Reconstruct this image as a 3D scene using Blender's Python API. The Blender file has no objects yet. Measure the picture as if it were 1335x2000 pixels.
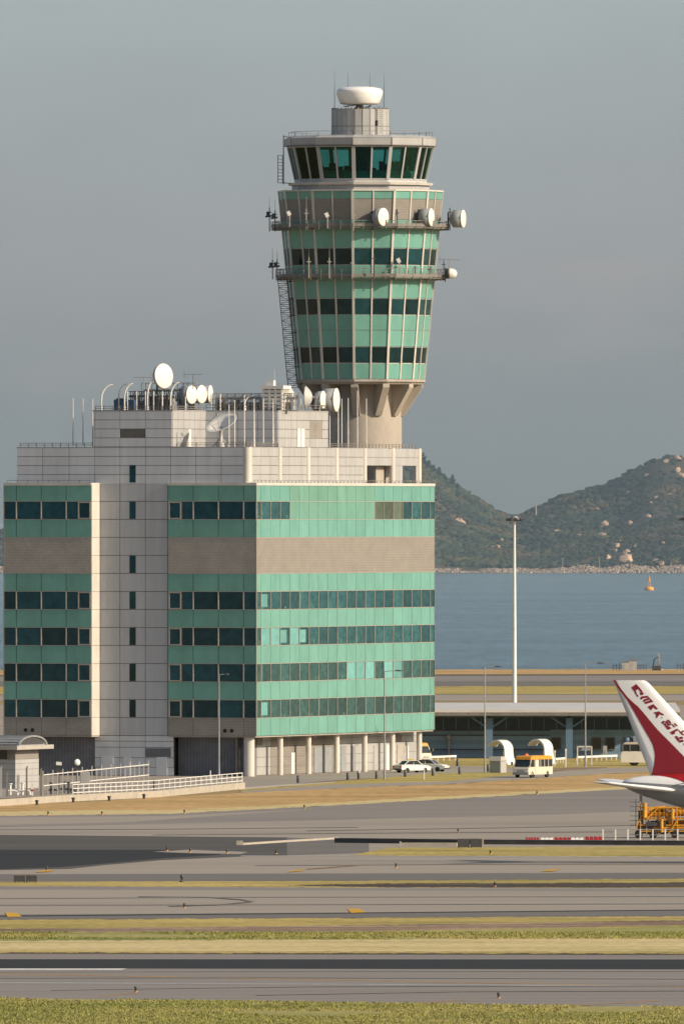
import bpy, math, random
import numpy as np
from mathutils import Vector, Matrix, noise as mnoise

R_ = math.radians
S = bpy.context.scene
col = S.collection
F, D0, H = 32000.0, 1880.0, 30.4          # focal length in photo pixels, distance to the building corner, eye height
random.seed(7)

# ------------------------------------------------------------------ helpers
def W(px, py, Y):                          # point in the place seen at a photo position and distance
    return Vector(((px-667.5)*Y/F, Y-D0, H-(py-1000)*Y/F))
def G(px, py, z=0.0):                      # same, on level ground
    Y = (H-z)*F/(py-1000)
    return Vector(((px-667.5)*Y/F, Y-D0, z))

class MB:
    def __init__(s): s.v=[]; s.f=[]; s.sm=[]; s.mi=[]; s.t=[]
    def add(s, vs, fs, sm=False, m=0, t=1.0):
        o=len(s.v); s.v += [tuple(p) for p in vs]
        if not isinstance(t,(tuple,list)): t=(t,t,t)
        for f in fs:
            s.f.append(tuple(i+o for i in f)); s.sm.append(sm); s.mi.append(m); s.t.append(t)
        return s
    def quad(s, a,b,c,d, m=0,t=1.0): return s.add([a,b,c,d],[(0,1,2,3)],False,m,t)
    def poly(s, pts, m=0,t=1.0): return s.add(pts,[tuple(range(len(pts)))],False,m,t)
    def box(s,x0,x1,y0,y1,z0,z1,m=0,t=1.0):
        x0,x1=min(x0,x1),max(x0,x1); y0,y1=min(y0,y1),max(y0,y1); z0,z1=min(z0,z1),max(z0,z1)
        v=[(x0,y0,z0),(x1,y0,z0),(x1,y1,z0),(x0,y1,z0),(x0,y0,z1),(x1,y0,z1),(x1,y1,z1),(x0,y1,z1)]
        return s.add(v,[(3,2,1,0),(4,5,6,7),(0,1,5,4),(1,2,6,5),(2,3,7,6),(3,0,4,7)],False,m,t)
    def bar(s,p,q,w,h,up=(0,0,1),m=0,t=1.0):          # rectangular bar from p to q
        p=Vector(p); q=Vector(q); d=(q-p).normalized(); up=Vector(up)
        a=d.cross(up)
        if a.length<1e-4: a=d.cross(Vector((1,0,0)))
        a.normalize(); b=a.cross(d).normalized(); a*=w/2; b*=h/2
        v=[p-a-b,p+a-b,p+a+b,p-a+b,q-a-b,q+a-b,q+a+b,q-a+b]
        return s.add(v,[(0,1,2,3),(7,6,5,4),(4,5,1,0),(5,6,2,1),(6,7,3,2),(7,4,0,3)],False,m,t)
    def tube(s,p,q,r,r2=None,n=8,m=0,t=1.0,caps=True):
        p=Vector(p); q=Vector(q); r2=r if r2 is None else r2
        d=(q-p).normalized(); a=d.cross(Vector((0,0,1)))
        if a.length<1e-3: a=Vector((1,0,0))
        a.normalize(); b=d.cross(a)
        v=[]
        for c,rr in ((p,r),(q,r2)):
            for k in range(n):
                g=2*math.pi*k/n; v.append(c+a*math.cos(g)*rr+b*math.sin(g)*rr)
        s.add(v,[(k,(k+1)%n,n+(k+1)%n,n+k) for k in range(n)],True,m,t)
        if caps: s.add(v,[tuple(range(n-1,-1,-1)),tuple(range(n,2*n))],False,m,t)
        return s
    def path(s,pts,r,n=8,m=0,t=1.0):
        for a,b in zip(pts[:-1],pts[1:]): s.tube(a,b,r,r,n,m,t)
        return s
    def lathe(s,prof,n=24,c=(0,0,0),axis=(0,0,1),sm=True,m=0,t=1.0,ph=0.0):
        c=Vector(c); z=Vector(axis).normalized(); a=z.cross(Vector((0,0,1)))
        if a.length<1e-3: a=Vector((1,0,0))
        a.normalize(); b=z.cross(a); v=[]; f=[]
        for (r,h) in prof:
            for k in range(n):
                g=2*math.pi*k/n+ph; v.append(c+z*h+a*math.cos(g)*r+b*math.sin(g)*r)
        for j in range(len(prof)-1):
            for k in range(n): f.append((j*n+k,j*n+(k+1)%n,(j+1)*n+(k+1)%n,(j+1)*n+k))
        s.add(v,f,sm,m,t)
        if prof[0][0]>1e-4: s.add(v[:n],[tuple(range(n-1,-1,-1))],False,m,t)
        if prof[-1][0]>1e-4: s.add(v[-n:],[tuple(range(n))],False,m,t)
        return s
    def prism(s,pts,ext,m=0,t=1.0,sm=False):          # closed outline pushed along ext
        pts=[Vector(p) for p in pts]; e=Vector(ext); n=len(pts)
        v=pts+[p+e for p in pts]
        s.add(v,[(k,(k+1)%n,n+(k+1)%n,n+k) for k in range(n)],sm,m,t)
        return s.add(v,[tuple(range(n-1,-1,-1)),tuple(range(n,2*n))],False,m,t)
    def loft(s,rings,m=0,t=1.0,sm=True,caps=True):
        n=len(rings[0]); v=[p for r in rings for p in r]; f=[]
        for j in range(len(rings)-1):
            for k in range(n): f.append((j*n+k,j*n+(k+1)%n,(j+1)*n+(k+1)%n,(j+1)*n+k))
        s.add(v,f,sm,m,t)
        if caps: s.add(v,[tuple(range(n-1,-1,-1)),tuple(range((len(rings)-1)*n,len(rings)*n))],False,m,t)
        return s
    def build(s,name,mats,parent=None,recalc=True):
        me=bpy.data.meshes.new(name); me.from_pydata(s.v,[],s.f)
        if not isinstance(mats,(list,tuple)): mats=[mats]
        for m in mats: me.materials.append(m)
        me.polygons.foreach_set('use_smooth',s.sm); me.polygons.foreach_set('material_index',s.mi)
        at=me.color_attributes.new('tint','FLOAT_COLOR','CORNER')
        c=[]
        for p,t in zip(me.polygons,s.t): c += [t[0],t[1],t[2],1.0]*p.loop_total
        at.data.foreach_set('color',c)
        if recalc:
            import bmesh
            bm=bmesh.new(); bm.from_mesh(me); bmesh.ops.recalc_face_normals(bm,faces=bm.faces); bm.to_mesh(me); bm.free()
        me.update()
        o=bpy.data.objects.new(name,me); col.objects.link(o)
        if parent: o.parent=parent
        return o

def tag(o,label=None,cat=None,group=None,kind=None):
    if label: o['label']=label
    if cat: o['category']=cat
    if group: o['group']=group
    if kind: o['kind']=kind
    return o
def thing(name,label,cat,loc=(0,0,0),rz=0,group=None):
    o=bpy.data.objects.new(name,None); col.objects.link(o); o.location=loc; o.rotation_euler=(0,0,rz)
    return tag(o,label,cat,group)
def dup(o,loc=None,rz=None,label=None,parent=None):
    c=o.copy(); col.objects.link(c)
    if parent: c.parent=parent
    if loc is not None: c.location=loc
    if rz is not None: c.rotation_euler=(0,0,rz)
    if label: c['label']=label
    for ch in list(o.children): dup(ch,parent=c)
    return c

# ------------------------------------------------------------------ materials
def mat(name,c,rough=.6,metal=0.0,spec=.4,var=.12,scale=.6,stretch=(1,1,1),c2=None,bump=0.0,fine=0.0,fscale=12,emit=0,randvar=0):
    m=bpy.data.materials.new(name); m.use_nodes=True; nt=m.node_tree; N=nt.nodes; L=nt.links
    b=N['Principled BSDF']; b.inputs['Roughness'].default_value=rough; b.inputs['Metallic'].default_value=metal
    b.inputs['Specular IOR Level'].default_value=spec
    tc=N.new('ShaderNodeTexCoord'); mp=N.new('ShaderNodeMapping'); mp.inputs['Scale'].default_value=stretch
    L.new(tc.outputs['Object'],mp.inputs['Vector'])
    n=N.new('ShaderNodeTexNoise'); n.inputs['Scale'].default_value=scale; n.inputs['Detail'].default_value=5; n.inputs['Roughness'].default_value=.62
    L.new(mp.outputs[0],n.inputs['Vector'])
    cr=N.new('ShaderNodeMapRange'); cr.inputs['From Min'].default_value=.3; cr.inputs['From Max'].default_value=.7
    L.new(n.outputs['Fac'],cr.inputs['Value'])
    mx=N.new('ShaderNodeMix'); mx.data_type='RGBA'
    d=c2 if c2 else tuple(x*(1-2*var) for x in c); e=c if c2 else tuple(min(1,x*(1+var*.6)) for x in c)
    mx.inputs['A'].default_value=(*d,1); mx.inputs['B'].default_value=(*e,1); L.new(cr.outputs[0],mx.inputs['Factor'])
    out=mx.outputs['Result']
    if fine:
        n2=N.new('ShaderNodeTexNoise'); n2.inputs['Scale'].default_value=fscale; n2.inputs['Detail'].default_value=3
        L.new(mp.outputs[0],n2.inputs['Vector'])
        r2=N.new('ShaderNodeMapRange'); r2.inputs['From Min'].default_value=.3; r2.inputs['From Max'].default_value=.7
        r2.inputs['To Min'].default_value=1-fine; r2.inputs['To Max'].default_value=1+fine*.6
        L.new(n2.outputs['Fac'],r2.inputs['Value'])
        v=N.new('ShaderNodeVectorMath'); v.operation='SCALE'; L.new(out,v.inputs[0]); L.new(r2.outputs[0],v.inputs['Scale']); out=v.outputs[0]
    at=N.new('ShaderNodeAttribute'); at.attribute_name='tint'
    v=N.new('ShaderNodeVectorMath'); v.operation='MULTIPLY'; L.new(out,v.inputs[0]); L.new(at.outputs['Color'],v.inputs[1]); out=v.outputs[0]
    if randvar:
        oi=N.new('ShaderNodeObjectInfo'); r3=N.new('ShaderNodeMapRange'); r3.inputs['To Min'].default_value=1-randvar; r3.inputs['To Max'].default_value=1+randvar
        L.new(oi.outputs['Random'],r3.inputs['Value'])
        v=N.new('ShaderNodeVectorMath'); v.operation='SCALE'; L.new(out,v.inputs[0]); L.new(r3.outputs[0],v.inputs['Scale']); out=v.outputs[0]
    L.new(out,b.inputs['Base Color'])
    if bump:
        bp=N.new('ShaderNodeBump'); bp.inputs['Strength'].default_value=bump; bp.inputs['Distance'].default_value=.1
        L.new(n.outputs['Fac'],bp.inputs['Height']); L.new(bp.outputs[0],b.inputs['Normal'])
    if emit:
        b.inputs['Emission Color'].default_value=(*c,1); b.inputs['Emission Strength'].default_value=emit
    return m

M={}
M['cladding']=mat('shade_side_cladding',(.62,.63,.655),.5,var=.06,scale=.22,fine=.06,fscale=1.6,stretch=(1,1,.12))  # shaded-side copy of the panels, its colour lifted in place of fill light
M['joint']=mat('cladding_joint',(.22,.205,.195),.8,var=.1)
M['backing']=mat('window_wall_frame',(.27,.235,.20),.6,var=.1)
M['trim']=mat('pale_trim',(.60,.56,.50),.5,var=.08,scale=.5)
M['spandrel']=mat('green_spandrel_glass',(.165,.38,.318),.20,spec=.5,var=.09,scale=.30,fine=.05,fscale=1.4,stretch=(1,1,.45),bump=.12)
M['glass']=mat('window_glass',(.038,.115,.115),.06,spec=.75,var=.3,scale=1.1,c2=(.010,.05,.056),randvar=.28)
M['glass_shaded']=mat('shaded_window_glass',(.014,.085,.105),.06,spec=.45,var=.3,scale=.9,c2=(.005,.04,.055),randvar=.35)  # copy of the window glass with the shade of its facade in the colour
M['towerglass']=mat('tinted_dark_glass',(.010,.052,.062),.05,spec=.45,var=.3,scale=.8,c2=(.004,.024,.030),randvar=.5)
M['blind']=mat('window_with_blind',(.165,.40,.37),.25,spec=.6,var=.15,scale=.8,c2=(.11,.29,.275),randvar=.2)
M['frame']=mat('aluminium_frame',(.45,.41,.36),.45,var=.08)
M['tile']=mat('grey_brown_tile',(.25,.228,.20),.75,var=.07,scale=.5,fine=.13,fscale=5,stretch=(1,1,1.3))
M['column']=mat('cream_column',(.60,.57,.51),.5,var=.06,scale=.4)
M['ribbed']=mat('dark_ribbed_wall',(.16,.165,.185),.7,var=.15)
M['deck']=mat('roof_deck',(.30,.285,.27),.8,var=.15)
M['concrete']=mat('tower_concrete',(.42,.37,.31),.75,var=.08,scale=.3,fine=.06,fscale=2.5,stretch=(1,1,.4))
M['soffit']=mat('soffit_concrete',(.40,.36,.31),.8,var=.1)
M['white']=mat('white_paint',(.78,.75,.70),.4,var=.05,scale=1.2)
M['offwhite']=mat('offwhite_panel',(.41,.405,.395),.5,var=.07,scale=.7,fine=.05,fscale=2.2,stretch=(1,1,.2))  # also the sunlit-side copy of the cladding, toned down in colour
M['radome']=mat('radome_white',(.90,.88,.84),.35,var=.03,scale=1)
M['steel']=mat('galvanised_steel',(.36,.36,.36),.45,metal=.35,var=.12,scale=3)
M['darksteel']=mat('dark_steel',(.09,.09,.095),.5,metal=.3,var=.15,scale=3)
M['rail']=mat('weathered_rail',(.22,.20,.18),.6,var=.15,scale=2)
M['dishface']=mat('dish_radome',(.80,.76,.68),.5,var=.04,scale=1)
M['dishback']=mat('dish_shroud',(.30,.31,.32),.5,var=.08,scale=1)
M['meshdish']=mat('grey_dish',(.50,.50,.48),.55,var=.08,scale=1)
M['black']=mat('black_rubber',(.02,.02,.021),.7,var=.2)
M['red']=mat('red_paint',(.36,.015,.018),.45,var=.08)
M['red_shaded']=mat('shaded_red_paint',(.24,.016,.028),.4,var=.05,scale=.3)  # darker copy of the red, low light on the fin put into it
M['orange']=mat('orange_paint',(.74,.33,.04),.45,var=.08)
M['yellow']=mat('yellow_paint',(.70,.33,.03),.5,var=.18,scale=1.5)
M['navy']=mat('navy_glass',(.025,.045,.075),.15,spec=.5,var=.2)
M['buoy']=mat('buoy_paint',(.85,.36,.04),.5,var=.08)
M['blue']=mat('blue_panel',(.06,.11,.20),.5,var=.15)
M['carwhite']=mat('car_white',(.74,.72,.68),.3,spec=.5,var=.03)
M['cream']=mat('cream_paint',(.66,.58,.46),.4,var=.05)
M['carglass']=mat('vehicle_glass',(.03,.04,.045),.08,spec=.7,var=.2)
M['chrome']=mat('grey_metal',(.32,.32,.33),.35,metal=.5,var=.1)
M['lampred']=mat('red_lens',(.55,.03,.02),.3,var=.05)
M['lampamber']=mat('amber_beacon',(.85,.12,.02),.3,var=.05,emit=.6)
M['lens']=mat('lamp_lens',(.8,.78,.7),.2,var=.05)
M['plate']=mat('yellow_plate',(.65,.45,.05),.5,var=.05)
M['planewhite']=mat('aircraft_white',(.80,.80,.79),.3,spec=.5,var=.03,scale=.2)
M['planegrey']=mat('aircraft_grey',(.22,.225,.23),.35,spec=.5,var=.06,scale=.3)
M['shedwall']=mat('blue_grey_siding',(.21,.32,.46),.7,var=.08,scale=.4)
M['shedroof']=mat('pale_metal_roof',(.62,.59,.55),.45,var=.07,scale=.3)
M['shedcol']=mat('blue_column',(.12,.20,.30),.6,var=.08)
M['kerb']=mat('pale_concrete',(.44,.39,.32),.8,var=.1,scale=.6,fine=.08,fscale=3)
M['darkwall']=mat('dark_concrete',(.075,.072,.07),.85,var=.2,scale=.6)
M['rock']=mat('granite',(.52,.38,.27),.85,var=.2,scale=.12,fine=.2,fscale=.5)
M['rockgrey']=mat('shore_rock',(.36,.30,.25),.9,var=.25,scale=.15,fine=.3,fscale=.6)
M['bark']=mat('bark',(.10,.075,.055),.9)
M['needle']=mat('tree_foliage',(.022,.038,.03),.9,spec=.1,var=.3,scale=.2)
def ribs(m,axis,freq,lo=.75):                      # along one axis, base colour stripes for tile courses and painted groove shade
    nt=m.node_tree; N=nt.nodes; L=nt.links; b=N['Principled BSDF']; src=b.inputs['Base Color'].links[0].from_socket
    tc=N.new('ShaderNodeTexCoord'); sp=N.new('ShaderNodeSeparateXYZ'); L.new(tc.outputs['Object'],sp.inputs[0])
    a=N.new('ShaderNodeMath'); a.operation='MULTIPLY'; a.inputs[1].default_value=freq*2*math.pi; L.new(sp.outputs[axis],a.inputs[0])
    c=N.new('ShaderNodeMath'); c.operation='SINE'; L.new(a.outputs[0],c.inputs[0])
    r=N.new('ShaderNodeMapRange'); r.inputs['From Min'].default_value=-1; r.inputs['From Max'].default_value=1; r.inputs['To Min'].default_value=lo; r.inputs['To Max'].default_value=1.1
    L.new(c.outputs[0],r.inputs['Value'])
    v=N.new('ShaderNodeVectorMath'); v.operation='SCALE'; L.new(src,v.inputs[0]); L.new(r.outputs[0],v.inputs['Scale']); L.new(v.outputs[0],b.inputs['Base Color'])
ribs(M['tile'],2,3.3,.97); ribs(M['shedwall'],2,.9,.85); ribs(M['ribbed'],1,2.6,.85)

def ground_mat(name,stops,scale=.05,stretch=(1,1,1),fine=.2,fscale=1.5,rough=.9,bump=0,spec=.2,streak=0):
    m=bpy.data.materials.new(name); m.use_nodes=True; nt=m.node_tree; N=nt.nodes; L=nt.links; b=N['Principled BSDF']
    b.inputs['Roughness'].default_value=rough; b.inputs['Specular IOR Level'].default_value=spec
    tc=N.new('ShaderNodeTexCoord'); mp=N.new('ShaderNodeMapping'); mp.inputs['Scale'].default_value=stretch; L.new(tc.outputs['Object'],mp.inputs['Vector'])
    n=N.new('ShaderNodeTexNoise'); n.inputs['Scale'].default_value=scale; n.inputs['Detail'].default_value=8; n.inputs['Roughness'].default_value=.65; L.new(mp.outputs[0],n.inputs['Vector'])
    r=N.new('ShaderNodeValToRGB'); e=r.color_ramp.elements
    while len(e)<len(stops): e.new(.5)
    for k,(p,c) in enumerate(stops): e[k].position=p; e[k].color=(*c,1)
    L.new(n.outputs['Fac'],r.inputs[0])
    n2=N.new('ShaderNodeTexNoise'); n2.inputs['Scale'].default_value=fscale; n2.inputs['Detail'].default_value=6; L.new(tc.outputs['Object'],n2.inputs['Vector'])
    mr=N.new('ShaderNodeMapRange'); mr.inputs['From Min'].default_value=.3; mr.inputs['From Max'].default_value=.7; mr.inputs['To Min'].default_value=1-fine; mr.inputs['To Max'].default_value=1+fine
    L.new(n2.outputs['Fac'],mr.inputs['Value'])
    v=N.new('ShaderNodeVectorMath'); v.operation='SCALE'; L.new(r.outputs[0],v.inputs[0]); L.new(mr.outputs[0],v.inputs['Scale'])
    out=v.outputs[0]
    if streak:
        mp2=N.new('ShaderNodeMapping'); mp2.inputs['Scale'].default_value=(.004,.35,1); L.new(tc.outputs['Object'],mp2.inputs['Vector'])
        n3=N.new('ShaderNodeTexNoise'); n3.inputs['Scale'].default_value=1; n3.inputs['Detail'].default_value=4; L.new(mp2.outputs[0],n3.inputs['Vector'])
        m3=N.new('ShaderNodeMapRange'); m3.inputs['From Min'].default_value=.3; m3.inputs['From Max'].default_value=.7; m3.inputs['To Min'].default_value=1-streak; m3.inputs['To Max'].default_value=1+streak
        L.new(n3.outputs['Fac'],m3.inputs['Value'])
        v=N.new('ShaderNodeVectorMath'); v.operation='SCALE'; L.new(out,v.inputs[0]); L.new(m3.outputs[0],v.inputs['Scale']); out=v.outputs[0]
    L.new(out,b.inputs['Base Color'])
    if bump:
        bp=N.new('ShaderNodeBump'); bp.inputs['Strength'].default_value=bump; bp.inputs['Distance'].default_value=.15; L.new(n2.outputs['Fac'],bp.inputs['Height']); L.new(bp.outputs[0],b.inputs['Normal'])
    return m
GM={}
GM['land']=ground_mat('dry_ground',[(.3,(.20,.165,.08)),(.5,(.30,.225,.11)),(.7,(.34,.25,.13))],.04,fine=.25,fscale=.9,bump=.4)
GM['straw']=ground_mat('straw_grass',[(0.32, (0.288, 0.193, 0.0772)), (0.45, (0.432, 0.2866, 0.1185)), (0.58, (0.504, 0.3217, 0.1442)), (0.72, (0.552, 0.3978, 0.1751))],.035,(1,1.6,1),.28,.8,bump=.5)
GM['yellowgreen']=ground_mat('yellow_green_grass',[(.3,(.21,.19,.055)),(.45,(.34,.275,.085)),(.58,(.46,.35,.12)),(.72,(.52,.40,.16))],.06,(.6,1.8,1),.3,1.1,bump=.5)
GM['green']=ground_mat('green_grass',[(.30,(.19,.20,.06)),(.45,(.265,.262,.082)),(.57,(.34,.30,.11)),(.70,(.45,.365,.17))],.045,(.5,1.2,1),.26,1.2,bump=.4)
GM['tan']=ground_mat('bleached_grass',[(.3,(.38,.335,.15)),(.5,(.55,.44,.215)),(.72,(.62,.51,.27))],.07,(.5,2,1),.24,1.2,bump=.4)
GM['dirt']=ground_mat('bare_earth',[(0.35, (0.144, 0.0978, 0.066)), (0.5, (0.264, 0.184, 0.1265)), (0.66, (0.408, 0.3105, 0.187))],.12,(.5,1.5,1),.35,1.3,bump=.6)
GM['darkdirt']=ground_mat('dark_earth',[(.35,(.05,.038,.03)),(.55,(.10,.075,.055)),(.7,(.26,.20,.11))],.1,(.4,1.5,1),.35,1.3,bump=.6)
GM['asphalt']=ground_mat('weathered_taxiway',[(0.3, (0.27, 0.2357, 0.1998)), (0.5, (0.318, 0.2818, 0.2376)), (0.7, (0.348, 0.3047, 0.2592))],.02,(.4,2.2,1),.06,2.0,.85,streak=.09)
GM['grey']=ground_mat('grey_runway_shoulder',[(0.3, (0.209, 0.1922, 0.1733)), (0.5, (0.2365, 0.216, 0.1963)), (0.7, (0.2585, 0.2376, 0.2152))],.02,(.35,2.4,1),.06,2.0,.85,streak=.10)
GM['darkgrey']=ground_mat('darker_asphalt',[(0.3, (0.1418, 0.1318, 0.122)), (0.5, (0.1628, 0.1504, 0.138)), (0.7, (0.189, 0.173, 0.157))],.02,(.35,2.4,1),.07,2.0,.85,streak=.10)
GM['fresh']=ground_mat('fresh_asphalt',[(0.3, (0.0259, 0.0259, 0.027)), (0.5, (0.0308, 0.0308, 0.0314)), (0.7, (0.0363, 0.0358, 0.0352))],.02,(.3,2.4,1),.10,1.6,.8,streak=.12)
GM['patch']=ground_mat('dark_asphalt_patch',[(0.3, (0.0774, 0.0723, 0.0672)), (0.5, (0.0924, 0.085, 0.0776)), (0.7, (0.1144, 0.1037, 0.092))],.03,(.35,2.4,1),.08,1.6,.8,streak=.16)
GM['paintwhite']=ground_mat('white_road_paint',[(.3,(.50,.49,.47)),(.7,(.66,.65,.62))],.5,fine=.15,fscale=3)
GM['paintyellow']=ground_mat('yellow_road_paint',[(.3,(.50,.27,.03)),(.7,(.62,.36,.04))],.3,fine=.2,fscale=1.5)
GM['paintorange']=ground_mat('worn_orange_line',[(.3,(.27,.185,.11)),(.7,(.40,.23,.08))],.15,fine=.2,fscale=1.5)
GM['paintpale']=ground_mat('worn_pale_line',[(.3,(.28,.275,.27)),(.7,(.40,.41,.43))],.15,fine=.2,fscale=1.5)
GM['path']=ground_mat('concrete_path',[(0.3, (0.437, 0.391, 0.3335)), (0.7, (0.529, 0.4715, 0.3967))],.1,fine=.1,fscale=2)
GM['wear_dark']=ground_mat('rubber_wear',[(.35,(.225,.21,.19)),(.55,(.255,.235,.215)),(.7,(.29,.27,.245))],.02,(1,1,1),.1,2,.85)
GM['wear_pale']=ground_mat('pale_wear',[(.35,(.25,.235,.22)),(.6,(.30,.28,.26))],.02,(1,1,1),.1,2,.85)
GM['apronlane']=ground_mat('apron_lane',[(.3,(.20,.185,.165)),(.5,(.235,.215,.195)),(.7,(.27,.245,.22))],.02,(.35,2.4,1),.07,2.0,.85,streak=.10)

# ------------------------------------------------------------------ world, sun, camera
SUN_AZ, SUN_EL = R_(67.6), R_(27)              # azimuth: from the direction towards the eye, turned to the right
sd=Vector((math.sin(SUN_AZ)*math.cos(SUN_EL),-math.cos(SUN_AZ)*math.cos(SUN_EL),math.sin(SUN_EL)))
w=bpy.data.worlds.new('World'); S.world=w; w.use_nodes=True
N=w.node_tree.nodes; L=w.node_tree.links; bg=N['Background']; bg.inputs['Strength'].default_value=1.0
sky=N.new('ShaderNodeTexSky'); sky.sky_type='NISHITA'; sky.sun_disc=False; sky.sun_elevation=SUN_EL
sky.sun_rotation=math.atan2(sd.x,sd.y); sky.dust_density=3.0; sky.air_density=1.2
sk=N.new('ShaderNodeVectorMath'); sk.operation='SCALE'; sk.inputs['Scale'].default_value=.105; L.new(sky.outputs[0],sk.inputs[0])
tc=N.new('ShaderNodeTexCoord'); sp=N.new('ShaderNodeSeparateXYZ'); L.new(tc.outputs['Generated'],sp.inputs[0])
nz=N.new('ShaderNodeTexNoise'); nz.inputs['Scale'].default_value=1; nz.inputs['Detail'].default_value=3
mp=N.new('ShaderNodeMapping'); mp.inputs['Scale'].default_value=(72,72,176); L.new(tc.outputs['Generated'],mp.inputs[0]); L.new(mp.outputs[0],nz.inputs['Vector'])
zo=N.new('ShaderNodeMath'); zo.operation='MULTIPLY_ADD'; zo.inputs[1].default_value=.0063; L.new(nz.outputs['Fac'],zo.inputs[0])
zz=N.new('ShaderNodeMath'); zz.operation='SUBTRACT'; L.new(sp.outputs['Z'],zz.inputs[0]); zz.inputs[1].default_value=.0031; L.new(zz.outputs[0],zo.inputs[2])
mr=N.new('ShaderNodeMapRange'); mr.inputs['From Min'].default_value=-.00625; mr.inputs['From Max'].default_value=.05625; L.new(zo.outputs[0],mr.inputs['Value'])
rp=N.new('ShaderNodeValToRGB'); L.new(mr.outputs[0],rp.inputs[0])
HZ=[(.08,(.150,.187,.200)),(.20,(.178,.207,.226)),(.325,(.246,.262,.280)),(.45,(.288,.325,.348)),(.58,(.352,.408,.425)),(1,(.45,.54,.57))]
e=rp.color_ramp.elements
while len(e)<len(HZ): e.new(.5)
for k,(p,c) in enumerate(HZ): e[k].position=p; e[k].color=(*c,1)
# warm smog tufts in the layer
pk=N.new('ShaderNodeTexNoise'); pk.inputs['Scale'].default_value=1; pk.inputs['Detail'].default_value=2
mp2=N.new('ShaderNodeMapping'); mp2.inputs['Scale'].default_value=(60,60,240); mp2.inputs['Location'].default_value=(3.1,.4,1.7); L.new(tc.outputs['Generated'],mp2.inputs[0]); L.new(mp2.outputs[0],pk.inputs['Vector'])
pr=N.new('ShaderNodeMapRange'); pr.inputs['From Min'].default_value=.48; pr.inputs['From Max'].default_value=.72; pr.inputs['To Max'].default_value=.5; L.new(pk.outputs['Fac'],pr.inputs['Value'])
band=N.new('ShaderNodeValToRGB'); L.new(mr.outputs[0],band.inputs[0]); be=band.color_ramp.elements
be[0].position=.2; be[0].color=(0,0,0,1); be[1].position=.33; be[1].color=(1,1,1,1); x=be.new(.46); x.color=(0,0,0,1)
mu=N.new('ShaderNodeMath'); mu.operation='MULTIPLY'; L.new(pr.outputs[0],mu.inputs[0]); L.new(band.outputs[0],mu.inputs[1])
pm=N.new('ShaderNodeMix'); pm.data_type='RGBA'; pm.inputs['B'].default_value=(.33,.30,.31,1); L.new(mu.outputs[0],pm.inputs['Factor']); L.new(rp.outputs[0],pm.inputs['A'])
hb=N.new('ShaderNodeMapRange'); hb.inputs['From Min'].default_value=.045; hb.inputs['From Max'].default_value=.30; L.new(sp.outputs['Z'],hb.inputs['Value'])
fm=N.new('ShaderNodeMix'); fm.data_type='RGBA'; L.new(hb.outputs[0],fm.inputs['Factor']); L.new(pm.outputs['Result'],fm.inputs['A']); L.new(sk.outputs[0],fm.inputs['B'])
L.new(fm.outputs['Result'],bg.inputs['Color'])

sl=bpy.data.lights.new('sun','SUN'); sl.energy=4.8; sl.angle=R_(.6); sl.color=(1,.86,.68)
so=bpy.data.objects.new('sun',sl); col.objects.link(so); so.rotation_euler=(-sd).to_track_quat('-Z','Y').to_euler(); so.location=(200,-300,200)

cam=bpy.data.cameras.new('camera'); co=bpy.data.objects.new('camera',cam); col.objects.link(co); S.camera=co
co.location=(0,-D0,H); co.rotation_euler=(R_(90),0,0)
cam.sensor_fit='HORIZONTAL'; cam.sensor_width=36; cam.lens=36*F/1335; cam.clip_start=5; cam.clip_end=90000
S.view_settings.view_transform='Standard'; S.view_settings.look='None'; S.view_settings.exposure=0
S.render.resolution_x=683; S.render.resolution_y=1024

# ------------------------------------------------------------------ ground
def struct(o): o['kind']='structure'; return o
RAG=[GM[k] for k in ('straw','yellowgreen','green','tan','dirt','darkdirt')]
def sheet(name,top,bottom,m,z,ext=True):
    def extend(l):
        l=list(l)
        (x0,y0),(x1,y1)=l[0],l[1]
        if ext and x0<=0: l.insert(0,(-900,y0-(y1-y0)/(x1-x0)*(x0+900)))
        (x0,y0),(x1,y1)=l[-2],l[-1]
        if ext and x1>=1335: l.append((2300,y1+(y1-y0)/(x1-x0)*(2300-x1)))
        return l
    t=extend(top); b=extend(bottom)
    if m in RAG:
        def rag(l,sd):
            o_=[]
            for (x0,y0),(x1,y1) in zip(l[:-1],l[1:]):
                n_=max(1,int(abs(x1-x0)/5))
                for k in range(n_):
                    f=k/n_; x=x0+(x1-x0)*f; a_=.55*(1+(y0-1300)/500)
                    o_.append((x,y0+(y1-y0)*f+a_*(mnoise.noise(Vector((x*.035,sd,y0*.1)))*1.3+mnoise.noise(Vector((x*.21,sd,y0*.3)))*.9)))
            return o_+[l[-1]]
        t=rag(t,1.7); b=rag(b,5.1)
    b2=MB(); b2.poly([G(x,y,z) for x,y in t]+[G(x,y,z) for x,y in reversed(b)])
    return struct(b2.build(name,m))
def quadsheet(name,pts,m,z):
    b=MB(); b.poly([G(x,y,z) for x,y in pts]); return struct(b.build(name,m))

gb=MB(); gb.quad((-4000,-5500,-.02),(4000,-5500,-.02),(4000,3150-D0,-.02),(-4000,3150-D0,-.02)); gb.quad((-4000,3150-D0,-.02),(4000,3150-D0,-.02),(4000,3175-D0,-6.5),(-4000,3175-D0,-6.5))
struct(gb.build('ground',GM['land']))

z=0.0
def zn():
    global z; z+=.0015; return z
X0,X1=0,1335
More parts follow.
